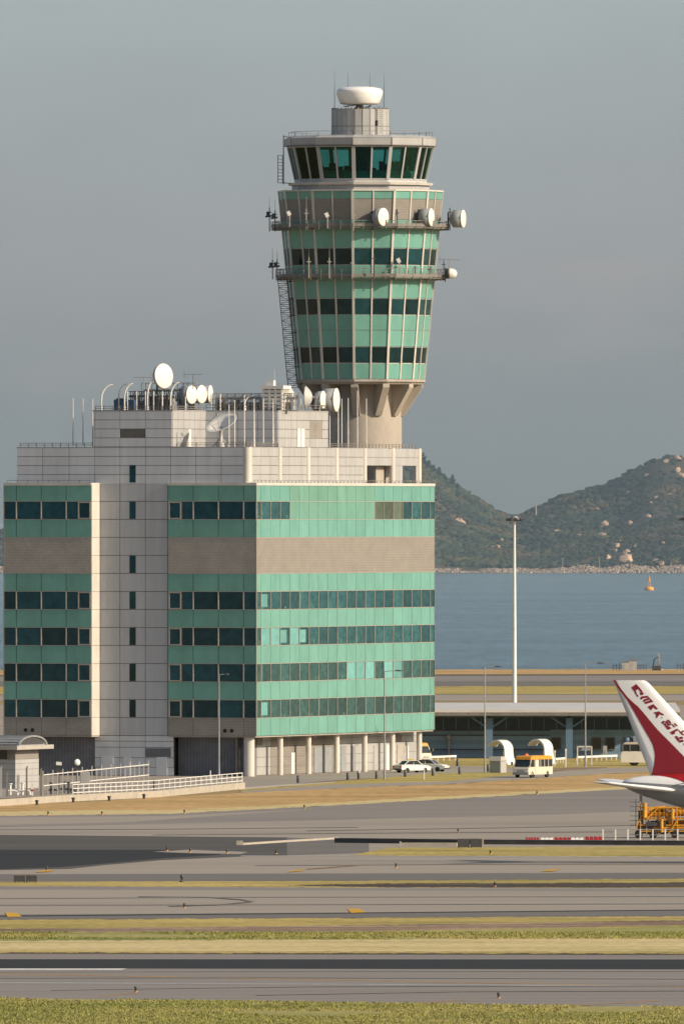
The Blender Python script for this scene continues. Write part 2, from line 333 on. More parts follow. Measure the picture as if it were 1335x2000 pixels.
# far field, between the long shed and the shore
sheet('shore_bank',[(0,1309),(1335,1307)],[(0,1319.5),(1335,1317.5)],GM['straw'],zn())
sheet('far_runway',[(0,1319),(1335,1317)],[(0,1342),(1335,1340)],GM['grey'],zn())
sheet('far_runway_edge',[(0,1319),(1335,1317)],[(0,1321),(1335,1319)],GM['fresh'],zn())
sheet('far_runway_strip',[(0,1331),(1335,1331)],[(0,1341),(1335,1341)],GM['darkgrey'],zn())
sheet('far_grass',[(0,1342),(1335,1340)],[(0,1357),(1335,1356)],GM['yellowgreen'],zn())
sheet('far_taxiway',[(0,1357),(1335,1356)],[(0,1369),(1335,1369)],GM['asphalt'],zn())
sheet('far_taxiway_edge',[(0,1356.4),(1335,1355.6)],[(0,1358),(1335,1357)],GM['darkgrey'],zn())
sheet('shed_apron',[(0,1377),(1335,1377)],[(0,1482),(1335,1482)],GM['asphalt'],zn())
# around the building
sheet('lawn',[(0,1484),(1335,1479)],[(0,1500),(900,1500),(1000,1512),(1190,1506),(1335,1500)],GM['yellowgreen'],zn())
sheet('building_yard',[(-900,1500),(0,1495),(640,1488),(830,1494),(1000,1499),(1065,1509)],[(-900,1600),(0,1560),(250,1548),(470,1541),(640,1526),(850,1512),(1000,1511),(1065,1510)],GM['asphalt'],zn())
sheet('verge',[(470,1541),(650,1527),(850,1511),(1000,1508),(1100,1505)],[(470,1548),(650,1540),(860,1530),(1000,1518),(1100,1507)],GM['yellowgreen'],zn(),False)
sheet('service_road',[(470,1546),(640,1533),(815,1528),(870,1527),(1000,1514),(1085,1507.5),(1130,1503.5),(1190,1500),(1335,1497)],[(470,1552),(640,1541),(815,1534),(870,1532),(1000,1524),(1100,1517),(1190,1511),(1335,1505)],GM['asphalt'],zn())
sheet('footpath',[(466,1539),(560,1532.5),(655,1527)],[(466,1543),(560,1535),(655,1528.5)],GM['path'],zn(),False)
sheet('dry_grass_slope',[(0,1572),(180,1566),(300,1558),(470,1549),(640,1541),(815,1534),(870,1532),(1000,1524),(1100,1517),(1190,1511),(1335,1505)],
      [(0,1594),(330,1590),(680,1572),(1000,1554),(1190,1543),(1335,1536)],GM['straw'],zn())
sheet('dry_grass_fringe',[(0,1586),(200,1582),(330,1583),(680,1566),(1000,1548),(1190,1538),(1335,1531)],
      [(0,1594),(330,1590),(680,1572),(1000,1554),(1190,1543),(1335,1536)],GM['tan'],zn())
sheet('bare_patch',[(1075,1501),(1130,1498),(1185,1499)],[(1075,1508),(1130,1503.5),(1185,1500)],GM['dirt'],zn(),False)
# apron
sheet('apron',[(0,1594),(330,1590),(680,1572),(1000,1554),(1190,1543),(1335,1536)],[(0,1724),(1335,1724)],GM['asphalt'],zn())
sheet('apron_dark_lane',[(0,1612),(250,1606),(680,1576),(1000,1558),(1190,1548),(1335,1541)],[(0,1616),(250,1611),(560,1604),(800,1598),(1000,1594),(1335,1582)],GM['apronlane'],zn())
sheet('apron_shoulder',[(0,1594.5),(330,1590.5),(680,1572.5),(1000,1554.5),(1190,1543.5),(1335,1536.5)],[(0,1597),(330,1594),(680,1577),(1000,1559),(1190,1548),(1335,1541)],GM['apronlane'],zn())
sheet('dark_asphalt',[(0,1631),(560,1636)],[(0,1700),(137,1697.5),(204,1690),(316,1680.5),(490,1672.5),(560,1671)],GM['patch'],zn())
sheet('asphalt_lane',[(0,1660),(300,1660),(430,1661)],[(0,1698),(120,1694),(204,1687),(316,1677),(430,1670)],GM['fresh'],zn())
sheet('asphalt_ramp',[(560,1636),(720,1643)],[(560,1671),(720,1666)],GM['darkgrey'],zn(),False)
quadsheet('concrete_sliver',[(298,1664),(370,1660),(484,1664.5),(470,1668.5),(380,1667)],GM['asphalt'],zn())
sheet('median_grass',[(690,1670),(760,1656),(1335,1653)],[(690,1671),(760,1671.5),(1335,1674)],GM['yellowgreen'],zn())
sheet('edge_line',[(470,1671.3),(1335,1674.2)],[(470,1672.6),(1335,1675.8)],GM['paintpale'],zn())
sheet('taxiway_dark_edge',[(0,1708),(1335,1705)],[(0,1722),(1335,1719)],GM['darkgrey'],zn())
sheet('thin_grass',[(0,1723),(700,1721),(1335,1717)],[(0,1731),(680,1734),(1335,1735)],GM['yellowgreen'],zn())
sheet('dark_earth_strip',[(560,1729),(760,1726),(1335,1724)],[(560,1730),(760,1733.5),(1335,1734)],GM['darkdirt'],zn())
sheet('taxiway',[(0,1731),(680,1734),(1335,1735)],[(0,1797),(1335,1791)],GM['asphalt'],zn())
sheet('taxiway_inner_band',[(0,1732),(680,1735),(1335,1736)],[(0,1738),(680,1740),(1335,1742)],GM['grey'],zn())
sheet('taxiway_shoulder',[(0,1787),(1335,1779)],[(0,1797),(1335,1791)],GM['darkgrey'],zn())
sheet('shoulder_seam',[(0,1789),(1335,1777)],[(0,1791),(1335,1779)],GM['fresh'],zn())
sheet('grass_strip',[(0,1797),(1335,1790)],[(0,1864),(1335,1866)],GM['yellowgreen'],zn())
sheet('earth_strip',[(0,1815),(300,1812),(660,1808),(1335,1798)],[(0,1822),(300,1821),(660,1821),(1335,1808)],GM['dirt'],zn())
sheet('green_grass_strip',[(0,1823),(660,1822),(1335,1810)],[(0,1838),(660,1836),(1335,1832)],GM['green'],zn())
sheet('bleached_grass_strip',[(0,1838),(660,1836),(1335,1832)],[(0,1857),(660,1859),(1335,1859)],GM['tan'],zn())
sheet('grass_lip',[(0,1861),(1335,1863)],[(0,1864.5),(1335,1866.5)],GM['darkdirt'],zn())
sheet('runway',[(0,1864),(1335,1866)],[(0,1950),(660,1959),(1335,1968)],GM['grey'],zn())
sheet('runway_fresh_lane',[(0,1874),(1335,1874.5)],[(0,1892),(1335,1894)],GM['fresh'],zn())
sheet('front_grass',[(0,1950),(660,1959),(1335,1968)],[(0,2200),(1335,2200)],GM['green'],zn())
def line(name,pts,m,wpx):
    zz_=zn()
    sheet(name,[(x,y-wpx/2) for x,y in pts],[(x,y+wpx/2) for x,y in pts],m,zz_,len(pts)==2 and pts[0][0]<=0)
quadsheet('white_runway_line',[(-900,1892),(248,1892.2),(236,1895),(-900,1895)],GM['paintwhite'],zn())
line('orange_runway_line',[(0,1902.5),(1335,1927.5)],GM['paintorange'],1.5)
line('pale_runway_line',[(0,1920),(1335,1926)],GM['paintpale'],1.6)
line('orange_lead_line',[(195,1948),(230,1943),(272,1939.5)],GM['paintorange'],1.5)
line('orange_lead_line',[(805,1960),(860,1957),(912,1953)],GM['paintorange'],1.5)
line('orange_lead_line',[(1120,1965),(1200,1960),(1290,1955)],GM['paintorange'],1.5)
for pts in ([(560,1704),(573,1700.5),(600,1697.5),(588,1701.5)],[(1055,1703),(1068,1699),(1095,1696.5),(1083,1701)],
            [(15,1791.5),(10,1783),(32,1783),(43,1791)],[(685,1783.5),(678,1775.5),(700,1775),(715,1782.5)],[(70,1704),(80,1701),(108,1698.5),(98,1702.5)]):
    quadsheet('yellow_taxiway_mark',pts,GM['paintyellow'],zn())
line('faint_yellow_line',[(600,1697.5),(700,1690)],GM['paintorange'],1.0)
sheet('tyre_mark',[(270,1751),(400,1752),(470,1756.5),(496,1760.5)],[(270,1752),(400,1753),(468,1758),(492,1762)],GM['darkgrey'],zn(),False)
sheet('tyre_mark',[(330,1770),(430,1766.5),(496,1760)],[(330,1771),(430,1768),(492,1762.5)],GM['darkgrey'],zn(),False)

# grass tufts standing up from the nearer strips
def tufts(name,label,y0,y1,n,m,hmin,hmax,seed,edge=None):
    r=np.random.default_rng(seed); Yn,Yf=H*F/(y1-1000),H*F/(y0-1000)
    Y=r.uniform(Yn,Yf,n); X=(r.uniform(-260,1600,n)-667.5)*Y/F
    keep=np.array([mnoise.noise(Vector((a_*.09,b_*.05,seed)))>-.28 for a_,b_ in zip(X,Y)])
    if edge is not None: keep&=(1000+H*F/Y)>edge[0]+(edge[1]-edge[0])*((X*F/Y+667.5)/1335)+1
    X=X[keep]; Y=Y[keep]; n=len(X); V=np.zeros((n,9,3),np.float32); h=r.uniform(hmin,hmax,n)
    for k in range(3):
        g_=r.uniform(0,2*np.pi,n); w_=r.uniform(.03,.09,n); ox=r.uniform(-.12,.12,n); oy=r.uniform(-.12,.12,n); l_=r.uniform(-.12,.12,(2,n))
        V[:,3*k,0]=X+ox-np.cos(g_)*w_; V[:,3*k,1]=Y-D0+oy-np.sin(g_)*w_
        V[:,3*k+1,0]=X+ox+np.cos(g_)*w_; V[:,3*k+1,1]=Y-D0+oy+np.sin(g_)*w_
        V[:,3*k+2,0]=X+ox+l_[0]; V[:,3*k+2,1]=Y-D0+oy+l_[1]; V[:,3*k+2,2]=h*r.uniform(.7,1.1,n)+.1
    me=bpy.data.meshes.new(name); me.vertices.add(n*9); me.vertices.foreach_set('co',V.reshape(-1)); nf=n*3
    me.loops.add(nf*3); me.loops.foreach_set('vertex_index',np.arange(nf*3,dtype=np.int32)); me.polygons.add(nf)
    me.polygons.foreach_set('loop_start',np.arange(0,nf*3,3,dtype=np.int32)); me.polygons.foreach_set('loop_total',np.full(nf,3,dtype=np.int32)); me.update(calc_edges=True)
    me.materials.append(m); o=bpy.data.objects.new(name,me); col.objects.link(o); tag(o,label,kind='stuff')
tufts('grass_tufts','short grass tufts in the foreground strip',1949,2012,42000,GM['green'],.02,.08,3,(1950,1968))
tufts('grass_tufts','green grass tufts in the wide strip beyond the runway',1823,1836,14000,GM['green'],.03,.09,8)

for k_,pts in enumerate([[(-300,1899),(700,1897),(2000,1898)],[(-300,1911),(500,1909.5),(1500,1913)],[(100,1934),(620,1927),(1500,1925)],[(500,1944),(900,1937),(1700,1934)],[(-300,1756),(600,1752),(1800,1750)],[(-300,1768),(500,1767),(1800,1764)],[(500,1690),(1000,1687),(1800,1686)],[(600,1622),(1000,1616),(1500,1606)],[(0,1620),(300,1619),(700,1615)],[(300,1630),(800,1626),(1200,1624)]]):
    line('tyre_mark',pts,GM['wear_dark' if k_%2 else 'wear_pale'],1.1 if k_<4 else .8)

# sea
m=bpy.data.materials.new('sea_water'); m.use_nodes=True; N=m.node_tree.nodes; L=m.node_tree.links; b=N['Principled BSDF']
b.inputs['Base Color'].default_value=(.045,.085,.115,1); b.inputs['Roughness'].default_value=.22; b.inputs['Specular IOR Level'].default_value=.5
tc=N.new('ShaderNodeTexCoord'); 
def wn(sc,stretch,det):
    mp=N.new('ShaderNodeMapping'); mp.inputs['Scale'].default_value=stretch; L.new(tc.outputs['Object'],mp.inputs[0])
    n=N.new('ShaderNodeTexNoise'); n.inputs['Scale'].default_value=sc; n.inputs['Detail'].default_value=det; n.inputs['Roughness'].default_value=.7; L.new(mp.outputs[0],n.inputs['Vector']); return n
n1=wn(.22,(1,1.2,1),6); bp=N.new('ShaderNodeBump'); bp.inputs['Strength'].default_value=.9; bp.inputs['Distance'].default_value=2.2
L.new(n1.outputs['Fac'],bp.inputs['Height']); L.new(bp.outputs[0],b.inputs['Normal'])
n2=wn(.0042,(.30,.75,1),5); r2=N.new('ShaderNodeValToRGB'); r2.color_ramp.elements[0].position=.35; r2.color_ramp.elements[0].color=(.018,.074,.130,1)
r2.color_ramp.elements[1].position=.65; r2.color_ramp.elements[1].color=(.072,.142,.195,1)
n3=wn(.22,(1,.05,1),5); a=N.new('ShaderNodeMapRange'); a.inputs['From Min'].default_value=.3; a.inputs['From Max'].default_value=.7; a.inputs['To Min'].default_value=.6; a.inputs['To Max'].default_value=1.4; L.new(n3.outputs['Fac'],a.inputs['Value'])
v=N.new('ShaderNodeVectorMath'); v.operation='SCALE'; L.new(n2.outputs['Fac'],r2.inputs[0]); L.new(r2.outputs[0],v.inputs[0]); L.new(a.outputs[0],v.inputs['Scale']); L.new(v.outputs[0],b.inputs['Base Color'])
sb=MB(); sb.quad((-30000,3155-D0,-5),(30000,3155-D0,-5),(30000,60000,-5),(-30000,60000,-5)); struct(sb.build('sea',m))

# ------------------------------------------------------------------ office building
A=R_(20.8); CX=-167.5*D0/F
ur=Vector((math.sin(A),math.cos(A),0)); ul=Vector((-math.cos(A),math.sin(A),0)); C0=Vector((CX,0,0)); BRZ=R_(69.2)
def BL(x,y,z=0): return C0+ur*x+ul*y+Vector((0,0,z))
def yl(px,x):                                   # local y on the plane x=const seen at px
    k=(px-667.5)/F; return (CX+x*ur.x-k*(D0+x*ur.y))/(k*ul.y-ul.x)
def xl(px,y):
    k=(px-667.5)/F; return (k*(D0+y*ul.y)-CX-y*ul.x)/(ur.x-k*ur.y)
def zl(py,x,y): return H-(py-1000)*(D0+x*ur.y+y*ul.y)/F
B=thing('office_building','seven storey office block with green glass bands and grey cladding below the control tower','building',C0,BRZ)
HM=2.075; ZT=33.7; XLB=-2.3; XC=.30; LX=xl(848,0); LY=yl(7.5,XLB); RB0=yl(328,0); RB1=yl(178,XLB)
ZB=[ZT-HM*k for k in range(15)]                 # 15 band edges, top to 4.65
KINDS='S W S B B S W S W S W S W S'.split()
# bodies behind the skin
b=MB(); b.box(.14,LX-.1,.14,RB0-.02,4.65,ZT-.25); b.box(XLB+.14,LX-.1,RB1+.02,LY-.1,4.65,ZT-.25); b.box(XC+.13,LX-.12,RB0-.02,RB1+.02,0.05,ZT-.27)
b.build('wall',M['backing'],B)
# roof cap and deck
b=MB(); b.box(-.08,.5,-.08,RB0+.0,ZT-.25,ZT+.06); b.box(.5,LX+.05,-.08,.5,ZT-.25,ZT+.06); b.box(XLB-.08,XLB+.5,RB1,LY+.05,ZT-.25,ZT+.06); b.box(XLB+.5,XC,RB1-.03,RB1+.4,ZT-.25,ZT+.06); b.box(LX-.45,LX+.05,.5,LY+.05,ZT-.25,ZT+.06)
b.build('parapet_cap',M['trim'],B)
b=MB(); b.box(.5,LX-.45,.5,LY-.1,ZT-.3,ZT-.12); b.box(XLB+.5,.5,RB1+.4,LY-.1,ZT-.3,ZT-.12); b.build('roof',M['deck'],B)

def tn(s=.05): return 1+random.uniform(-s,s)
win_l=[]; win_r=[]
modL=RB0/3.5; mL2=(LY-RB1)/3.5
yR=[0,modL/2,1.5*modL,2.5*modL,RB0]           # right-hand block of the left facade, from the corner
yL=[LY,LY-mL2/2,LY-1.5*mL2,LY-2.5*mL2,RB1]; SEG=((yR,0),(yL,XLB))
nR=19; mod=LX/nR; xs=[0]+[mod*(k+.5) for k in range(nR)]+[LX]
g=.035
for k,kd in enumerate(KINDS):
    z1,z0=ZB[k],ZB[k+1]
    if kd=='S' and not k==13:
        for seg,ox in SEG:
            b=MB()
            for a_,c_ in zip(seg[:-1],seg[1:]):
                lo,hi=min(a_,c_),max(a_,c_); b.box(ox,ox+.12,lo+g,hi-g,z0+g,z1-g,0,tn(.045))
            b.build('spandrel',M['spandrel'],B)
    if kd=='S':
        b=MB()
        for i in range(len(xs)-1):
            t=tn(.05); t=(t,t,t)
            if k==0 and 4<=i<=12: t=(1.02*t[0],.93*t[0],.84*t[0])
            b.box(xs[i]+g,xs[i+1]-g,0,.12,z0+g,z1-g,0,t)
        b.build('spandrel',M['spandrel'],B)
    if kd=='B' and k==3:
        z0=ZB[5]
        for seg,ox in SEG:
            lo,hi=min(seg),max(seg); b=MB(); b.box(ox,ox+.12,lo+.02,hi-.02,z0+g,z1-g,0,1.5); b.build('tile_band',M['tile'],B)  # shaded-side tiles tinted lighter in place of fill light
        b=MB(); b.box(.12,LX-.02,0,.12,z0+g,z1-g); b.build('tile_band',M['tile'],B)
    if k==13:
        for seg,ox in SEG:
            b=MB()
            for a_,c_ in zip(seg[:-1],seg[1:]):
                lo,hi=min(a_,c_),max(a_,c_); b.box(ox,ox+.12,lo+g*.6,hi-g*.6,z0+.02,z1-g,0,(1.15*tn(.05),)*3)  # lowest tile row, its tint likewise lifted to make up for shade
            yc=(yl(446,0) if seg is yR else yl(57,XLB))
            b2=b.build('tile_band',M['tile'],B)
            for dy in (-.42,.42):
                h=MB(); h.lathe([(.22,0),(.22,.2)],12,(ox-.06,yc+dy,z0+.62),(1,0,0)); h.build('vent_opening',M['black'],B)
    if kd=='W':
        for seg,ox in SEG:
            for i,(a_,c_) in enumerate(zip(seg[:-1],seg[1:])):
                lo,hi=min(a_,c_),max(a_,c_)
                if i==3:                                  # last bay: a narrow light and a framed casement
                    inner=c_; sgn=1 if c_>a_ else -1
                    cs=sorted((inner-sgn*.08,inner-sgn*1.62)); nl=sorted((a_+sgn*.07,inner-sgn*1.76))
                    win_l.append((nl[0],nl[1],z0,z1,0,ox)); win_l.append((cs[0],cs[1],z0,z1,1,ox))
                else: win_l.append((lo+.07,hi-.07,z0,z1,0,ox))
        if k==1:
            b=MB()
            for i in range(4,13): b.box(xs[i]+g,xs[i+1]-g,0,.12,z0+g,z1-g,0,(1.0*tn(.03),.93,.86))
            b.build('spandrel',M['spandrel'],B)
        for i in range(len(xs)-1):
            if k==1 and 4<=i<=12: continue
            win_r.append((xs[i],xs[i+1],z0,z1,k,i))
# windows in the shaded facade
for (lo,hi,z0,z1,cas,ox) in win_l:
    b=MB()
    if cas:
        b.box(ox+.05,ox+.13,lo+.1,hi-.1,z0+.16,z1-.16); o=b.build('window',M['glass_shaded'],B)
        f=MB()
        for q in ((lo,hi,z0+.06,z0+.18),(lo,hi,z1-.18,z1-.06),(lo,lo+.13,z0+.18,z1-.18),(hi-.13,hi,z0+.18,z1-.18)): f.box(ox-.05,ox+.12,*q)
        f.build('frame',M['frame'],o)
    else:
        b.box(ox+.06,ox+.13,lo,hi,z0+.06,z1-.06); b.build('window',M['glass_shaded'],B)
# windows in the sunlit facade: nearest ones single, the far end as one run
BL_={(6,1):1,(6,19):1,(6,18):1,(8,1):2,(8,2):2,(8,3):1,(8,4):2,(8,5):1,(8,16):1,(10,10):2,(10,11):2,(10,12):2,(10,13):1,(10,14):2,(10,15):2,(12,14):1,(1,13):3,(1,14):3,(1,15):3,(12,1):1}
M['drape']=mat('curtain_behind_glass',(.07,.18,.165),.2,spec=.6,var=.2,scale=1.2)
M['ochre']=mat('window_ochre_blind',(.10,.13,.085),.2,spec=.6,var=.15,scale=.8)
win_r.sort(key=lambda q:q[5])
far=MB()
for n,(x0,x1,z0,z1,k,i) in enumerate(win_r):
    bl=BL_.get((k,i),0)
    if n<50:
        b=MB(); b.box(x0+.07,x1-.07,.05,.13,z0+.06,z1-.06)
        o=b.build('window',{0:M['glass'],1:M['glass'],2:M['blind'],3:M['ochre']}[bl],B)
        if bl==1:
            q=MB(); q.box(x0+.25,x1-.9,.035,.055,z0+.3,z1-.3); q.build('blind',M['blind'],o)
        elif bl==0 and (i*7+k*5)%4==1:
            q=MB(); wv=.25+.5*((i*13+k*3)%5)/5; q.box(x0+.12,x0+.12+wv,.035,.055,z0+.12,z1-.12); q.build('blind',M['drape'],o)
        if bl==0 and (i*5+k*3)%3==0:
            q=MB(); xo_=x0+.5+((i*11+k)%7)*.25; q.box(xo_,xo_+.5,.03,.055,z0+.1,z0+.35+((i+k)%3)*.15); q.build('desk_clutter',M['drape'],o)
    else: far.box(x0+.07,x1-.07,.05,.13,z0+.06,z1-.06,{0:0,1:0,2:1,3:2}[bl],random.uniform(.65,1.35))
tag(far.build('window',[M['glass'],M['blind'],M['ochre']],B),kind='stuff')
# mullion caps
b=MB()
for k,kd in enumerate(KINDS):
    if kd=='W':
        for x in xs[1:-1]:
            if k==1 and xs[4]+.1<x<xs[13]-.1: continue
            b.box(x-.035,x+.035,-.05,.12,ZB[k+1]+.03,ZB[k]-.03)
        for seg,ox in SEG:
            for y in seg[1:-1]: b.box(ox-.05,ox+.12,y-.06,y+.06,ZB[k+1]+.03,ZB[k]-.03)
for zz_ in ZB[1:14]:
    if abs(zz_-ZB[4])<.01: continue
    b.box(.0,LX,-.03,.12,zz_-.025,zz_+.025)
    b.box(-.03,.12,0,RB0,zz_-.025,zz_+.025); b.box(XLB-.03,XLB+.12,RB1,LY,zz_-.025,zz_+.025)
b.build('mullion',M['frame'],B)
# corner posts and the sunlit flank of the left-hand block
b=MB(); b.box(-.04,.14,-.04,.03,4.65,ZT-.26); b.box(LX-.03,LX+.03,-.03,.15,4.65,ZT-.26); b.box(XLB-.04,XLB+.14,LY-.05,LY+.03,4.65,ZT-.26); b.build('corner_post',M['backing'],B)
def panels(plane,c,u,zs,gap=.03,th=.09,t=.03,skip=None,base=1.0):
    """cladding panels on plane x=c or y=c, outside towards the smaller value"""
    b=MB()
    for i in range(len(u)-1):
        for j in range(len(zs)-1):
            if skip and skip(i,j): continue
            u0,u1=sorted((u[i],u[i+1])); z0,z1=sorted((zs[j],zs[j+1])); tt=base*tn(t)
            if plane=='x': b.box(c-th,c-.0,u0+gap,u1-gap,z0+gap,z1-gap,0,tt)
            else: b.box(u0+gap,u1-gap,c-th,c-.0,z0+gap,z1-gap,0,tt)
    return b
b=panels('y',RB1+.02,[XLB,XC-.1],ZB,t=.03,gap=.02); b.build('flank_panel',M['column'],B)
# stair core
ycore=[RB0+.1]+[yl(p,XC) for p in (284.3,234.7)]+[RB1-.1]
core=panels('x',XC,ycore,ZB,gap=.035,base=.74); core.build('core_cladding',M['cladding'],B)  # core panels darkened in colour to offset light bounced off the flank
bb=MB(); bb.box(XC,XC+.12,RB0-.02,RB1+.02,4.65,ZT); bb.build('core_backing',M['joint'],B)
sw0,sw1=yl(265.5,XC),yl(253.5,XC)
for k,kd in enumerate(KINDS):
    if kd=='W' or k==4:
        q=MB(); q.box(XC-.11,XC-.05,sw0,sw1,ZB[k+1]+.06,ZB[k]-.04); q.build('slot_window',M['towerglass'],B)
q=MB(); q.box(XC-.11,XC-.05,sw0,sw1,ZT+.1,ZT+2.1); q.build('slot_window',M['towerglass'],B)
# set-back top storey
PY=1.0; PZ=37.85; PYL=yl(33,XC)
rows=[ZT-.1,ZT+1.02,ZT+2.06,ZT+3.10,PZ]
yv=[PY+.45]+[yl(p,XC) for p in (432.5,383,333.5,284.3,234.7,185.5,135.5,84)]+[PYL]
panels('x',XC,yv,rows,gap=.03).build('top_storey_cladding',M['cladding'],B)
xo=xl(711,PY)                                     # right of here: open screen round the tower foot
bk=MB(); bk.box(XC,xo,PY+.05,PYL-.05,ZT-.1,PZ-.03); bk.build('top_storey_wall',M['joint'],B)
cols=[488,545,600.5,656,711,766,817.5]; cx=[xl(p,PY) for p in cols]; cx[0]=XC+.35
b=MB()
for i in range(4):
    x0,x1=cx[i]+.35,cx[i+1]-.35; nn=[x0+(x1-x0)*q/3 for q in range(4)]
    for a_ in range(3):
        for j in range(4): b.box(nn[a_]+.02,nn[a_+1]-.02,PY-.04,PY+.05,rows[j]+.03,rows[j+1]-.03,0,tn(.03))
for i in (4,5):                                  # screen bays with an opening
    x0,x1=cx[i]+.35,cx[i+1]-.35
    o0,o1=(x0+.15,x1-.1) if i==4 else (xl(785,PY),xl(811.5,PY))
    b.box(x0,x1,PY-.04,PY+.35,rows[2]+.1,rows[3]-.03,0,tn(.03)); b.box(x0,x1,PY-.04,PY+.35,rows[3]+.03,rows[4]-.03,0,tn(.03))
    if o0-x0>.2: b.box(x0,o0,PY-.04,PY+.35,rows[0],rows[2]+.07)
    if x1-o1>.2: b.box(o1,x1,PY-.04,PY+.35,rows[0],rows[2]+.07)
b.build('screen_panel',M['offwhite'],B)
q=MB(); q.box(xl(733,PY+1),xl(752,PY+1),PY+.95,PY+1.2,ZT-.1,PZ-.4); q.build('terrace_wall',M['concrete'],B)
b=MB()
for i in (4,5): b.box(cx[i]+.2,cx[i+1],PY+.0,PY+.3,rows[3]-.029,rows[3]+.029)
b.build('screen_joint',M['joint'],B)
for i,x in enumerate(cx):
    q=MB(); r=.55 if i==0 else .36
    q.tube((x,PY+(.35 if i==0 else .05),ZT-.05),(x,PY+(.35 if i==0 else .05),PZ+.03),r,n=20); q.build('column',M['column'],B)
b=MB(); b.box(xo,cx[6]+.3,PY+.36,PY+.6,PZ-.35,PZ); b.box(cx[6]-.1,cx[6]+.3,PY+.6,16,PZ-.6,PZ); b.build('screen_beam',M['offwhite'],B)
b=MB(); b.box(XC-.1,xo,PY-.05,PYL+.02,PZ-.03,PZ+.05); b.build('top_storey_roof',M['deck'],B)
# plant rooms
P1a,P1b=yl(336.5,XC),yl(182,XC); P1x=xl(401,P1a); PT=42.05
rows2=[PZ+.06]+[PZ+.06+(PT-PZ-.06)*q/4 for q in (1,2,3,4)]
yv2=[P1a]+[yl(p,XC) for p in (284.3,234.7,186)]+[P1b]
lv=lambda i,j: (i==1 and j==1)
bk=MB(); bk.box(XC,P1x-.05,P1a+.05,P1b-.05,PZ,PT-.05); bk.build('plant_room_wall',M['joint'],B)
panels('x',XC,yv2,rows2,gap=.03,skip=lv).build('plant_room_cladding',M['cladding'],B)
q=MB()
for s_ in range(8): zq=rows2[1]+.06+s_*.125; q.box(XC-.06,XC,yv2[1]+.03,yv2[2]-.03,zq,zq+.07)
q.build('louvre',M['rail'],B)
nn=[XC+(P1x-XC)*q/6 for q in range(7)]
b=MB()
for i in range(6):
    for j in range(4): b.box(nn[i]+.02,nn[i+1]-.02,P1a-.04,P1a+.05,rows2[j]+.03,rows2[j+1]-.03,0,tn(.03))
b.build('plant_room_cladding',M['offwhite'],B)
q=MB(); q.box(nn[3]-.4,nn[3]+.4,P1a-.12,P1a-.04,PZ+.1,PZ+2.1); q.build('door',M['white'],B)
P2x=P1x+.05; P2a=yl(543,P2x); P2x1=xl(640,P2a)
bk=MB(); bk.box(P2x,P2x1,P2a+.05,P1b-.5,PZ,PT-.05); bk.build('plant_room_wall',M['joint'],B)
u=[P2a+(P1a-P2a+1)*q/4 for q in range(5)]
panels('x',P2x,u,rows2,gap=.03).build('plant_room_cladding',M['cladding'],B)
nn=[P2x+(P2x1-P2x)*q/8 for q in range(9)]; b=MB()
for i in range(8):
    for j in range(4):
        if i in (5,6) and j in (1,2): continue
        b.box(nn[i]+.02,nn[i+1]-.02,P2a-.04,P2a+.05,rows2[j]+.03,rows2[j+1]-.03,0,tn(.03))
b.build('plant_room_cladding',M['offwhite'],B)
q=MB()
for s_ in range(16): zq=rows2[1]+.05+s_*.125; q.box(nn[5]+.05,nn[7]-.05,P2a-.03,P2a+.03,zq,zq+.07)
q.build('louvre',M['frame'],B)
for dx in (0,1.3):
    q=MB(); q.box(nn[3]+dx,nn[3]+dx+.95,P2a-.1,P2a-.04,PZ+.1,PZ+2.2); q.build('door',M['white'],B)
b=MB(); b.box(XC-.1,P1x,P1a-.05,P1b+.02,PT-.05,PT+.1); b.box(P1x,P2x1+.05,P2a-.05,P1b-.4,PT-.05,PT+.1); b.build('plant_room_roof',M['deck'],B)
# rails on the roofs
def railing(pts,h=1.0,step=1.5,r=.03,rails=(1.0,.55)):
    b=MB()
    for p,q in zip(pts[:-1],pts[1:]):
        p=Vector(p); q=Vector(q); n=max(1,int((q-p).length/step))
        for k in range(n+1):
            a_=p+(q-p)*k/n; b.bar(a_,a_+Vector((0,0,h)),r*2,r*2)
        for hh in rails: b.bar(p+Vector((0,0,h*hh)),q+Vector((0,0,h*hh)),r*2,r*2)
    return b
railing([(XC+.3,P1b+.2,PZ),(XC+.3,PYL-.3,PZ)],.5,.9).build('roof_rail',M['rail'],B)
railing([(XC+.5,P1a-.3,PZ),(XC+.5,PY+.5,PZ),(cx[6],PY+.4,PZ)],.5,1.1).build('roof_rail',M['rail'],B)
railing([(XC+.2,P1b-.2,PT),(XC+.2,P1a+.2,PT),(P1x,P1a+.2,PT)],.55,1.0).build('roof_rail',M['rail'],B)
railing([(P2x+.2,P1a,PT),(P2x+.2,P2a+.2,PT),(P2x1-.2,P2a+.2,PT)],.75,1.1).build('roof_rail',M['rail'],B)
railing([(.2,.3,ZT),(LX-.3,.3,ZT)],.35,1.2,.025,(1.0,)).build('roof_rail',M['rail'],B)
railing([(XLB+.3,RB1+.3,ZT),(XLB+.3,LY-.3,ZT)],.35,1.2,.025,(1.0,)).build('roof_rail',M['rail'],B)
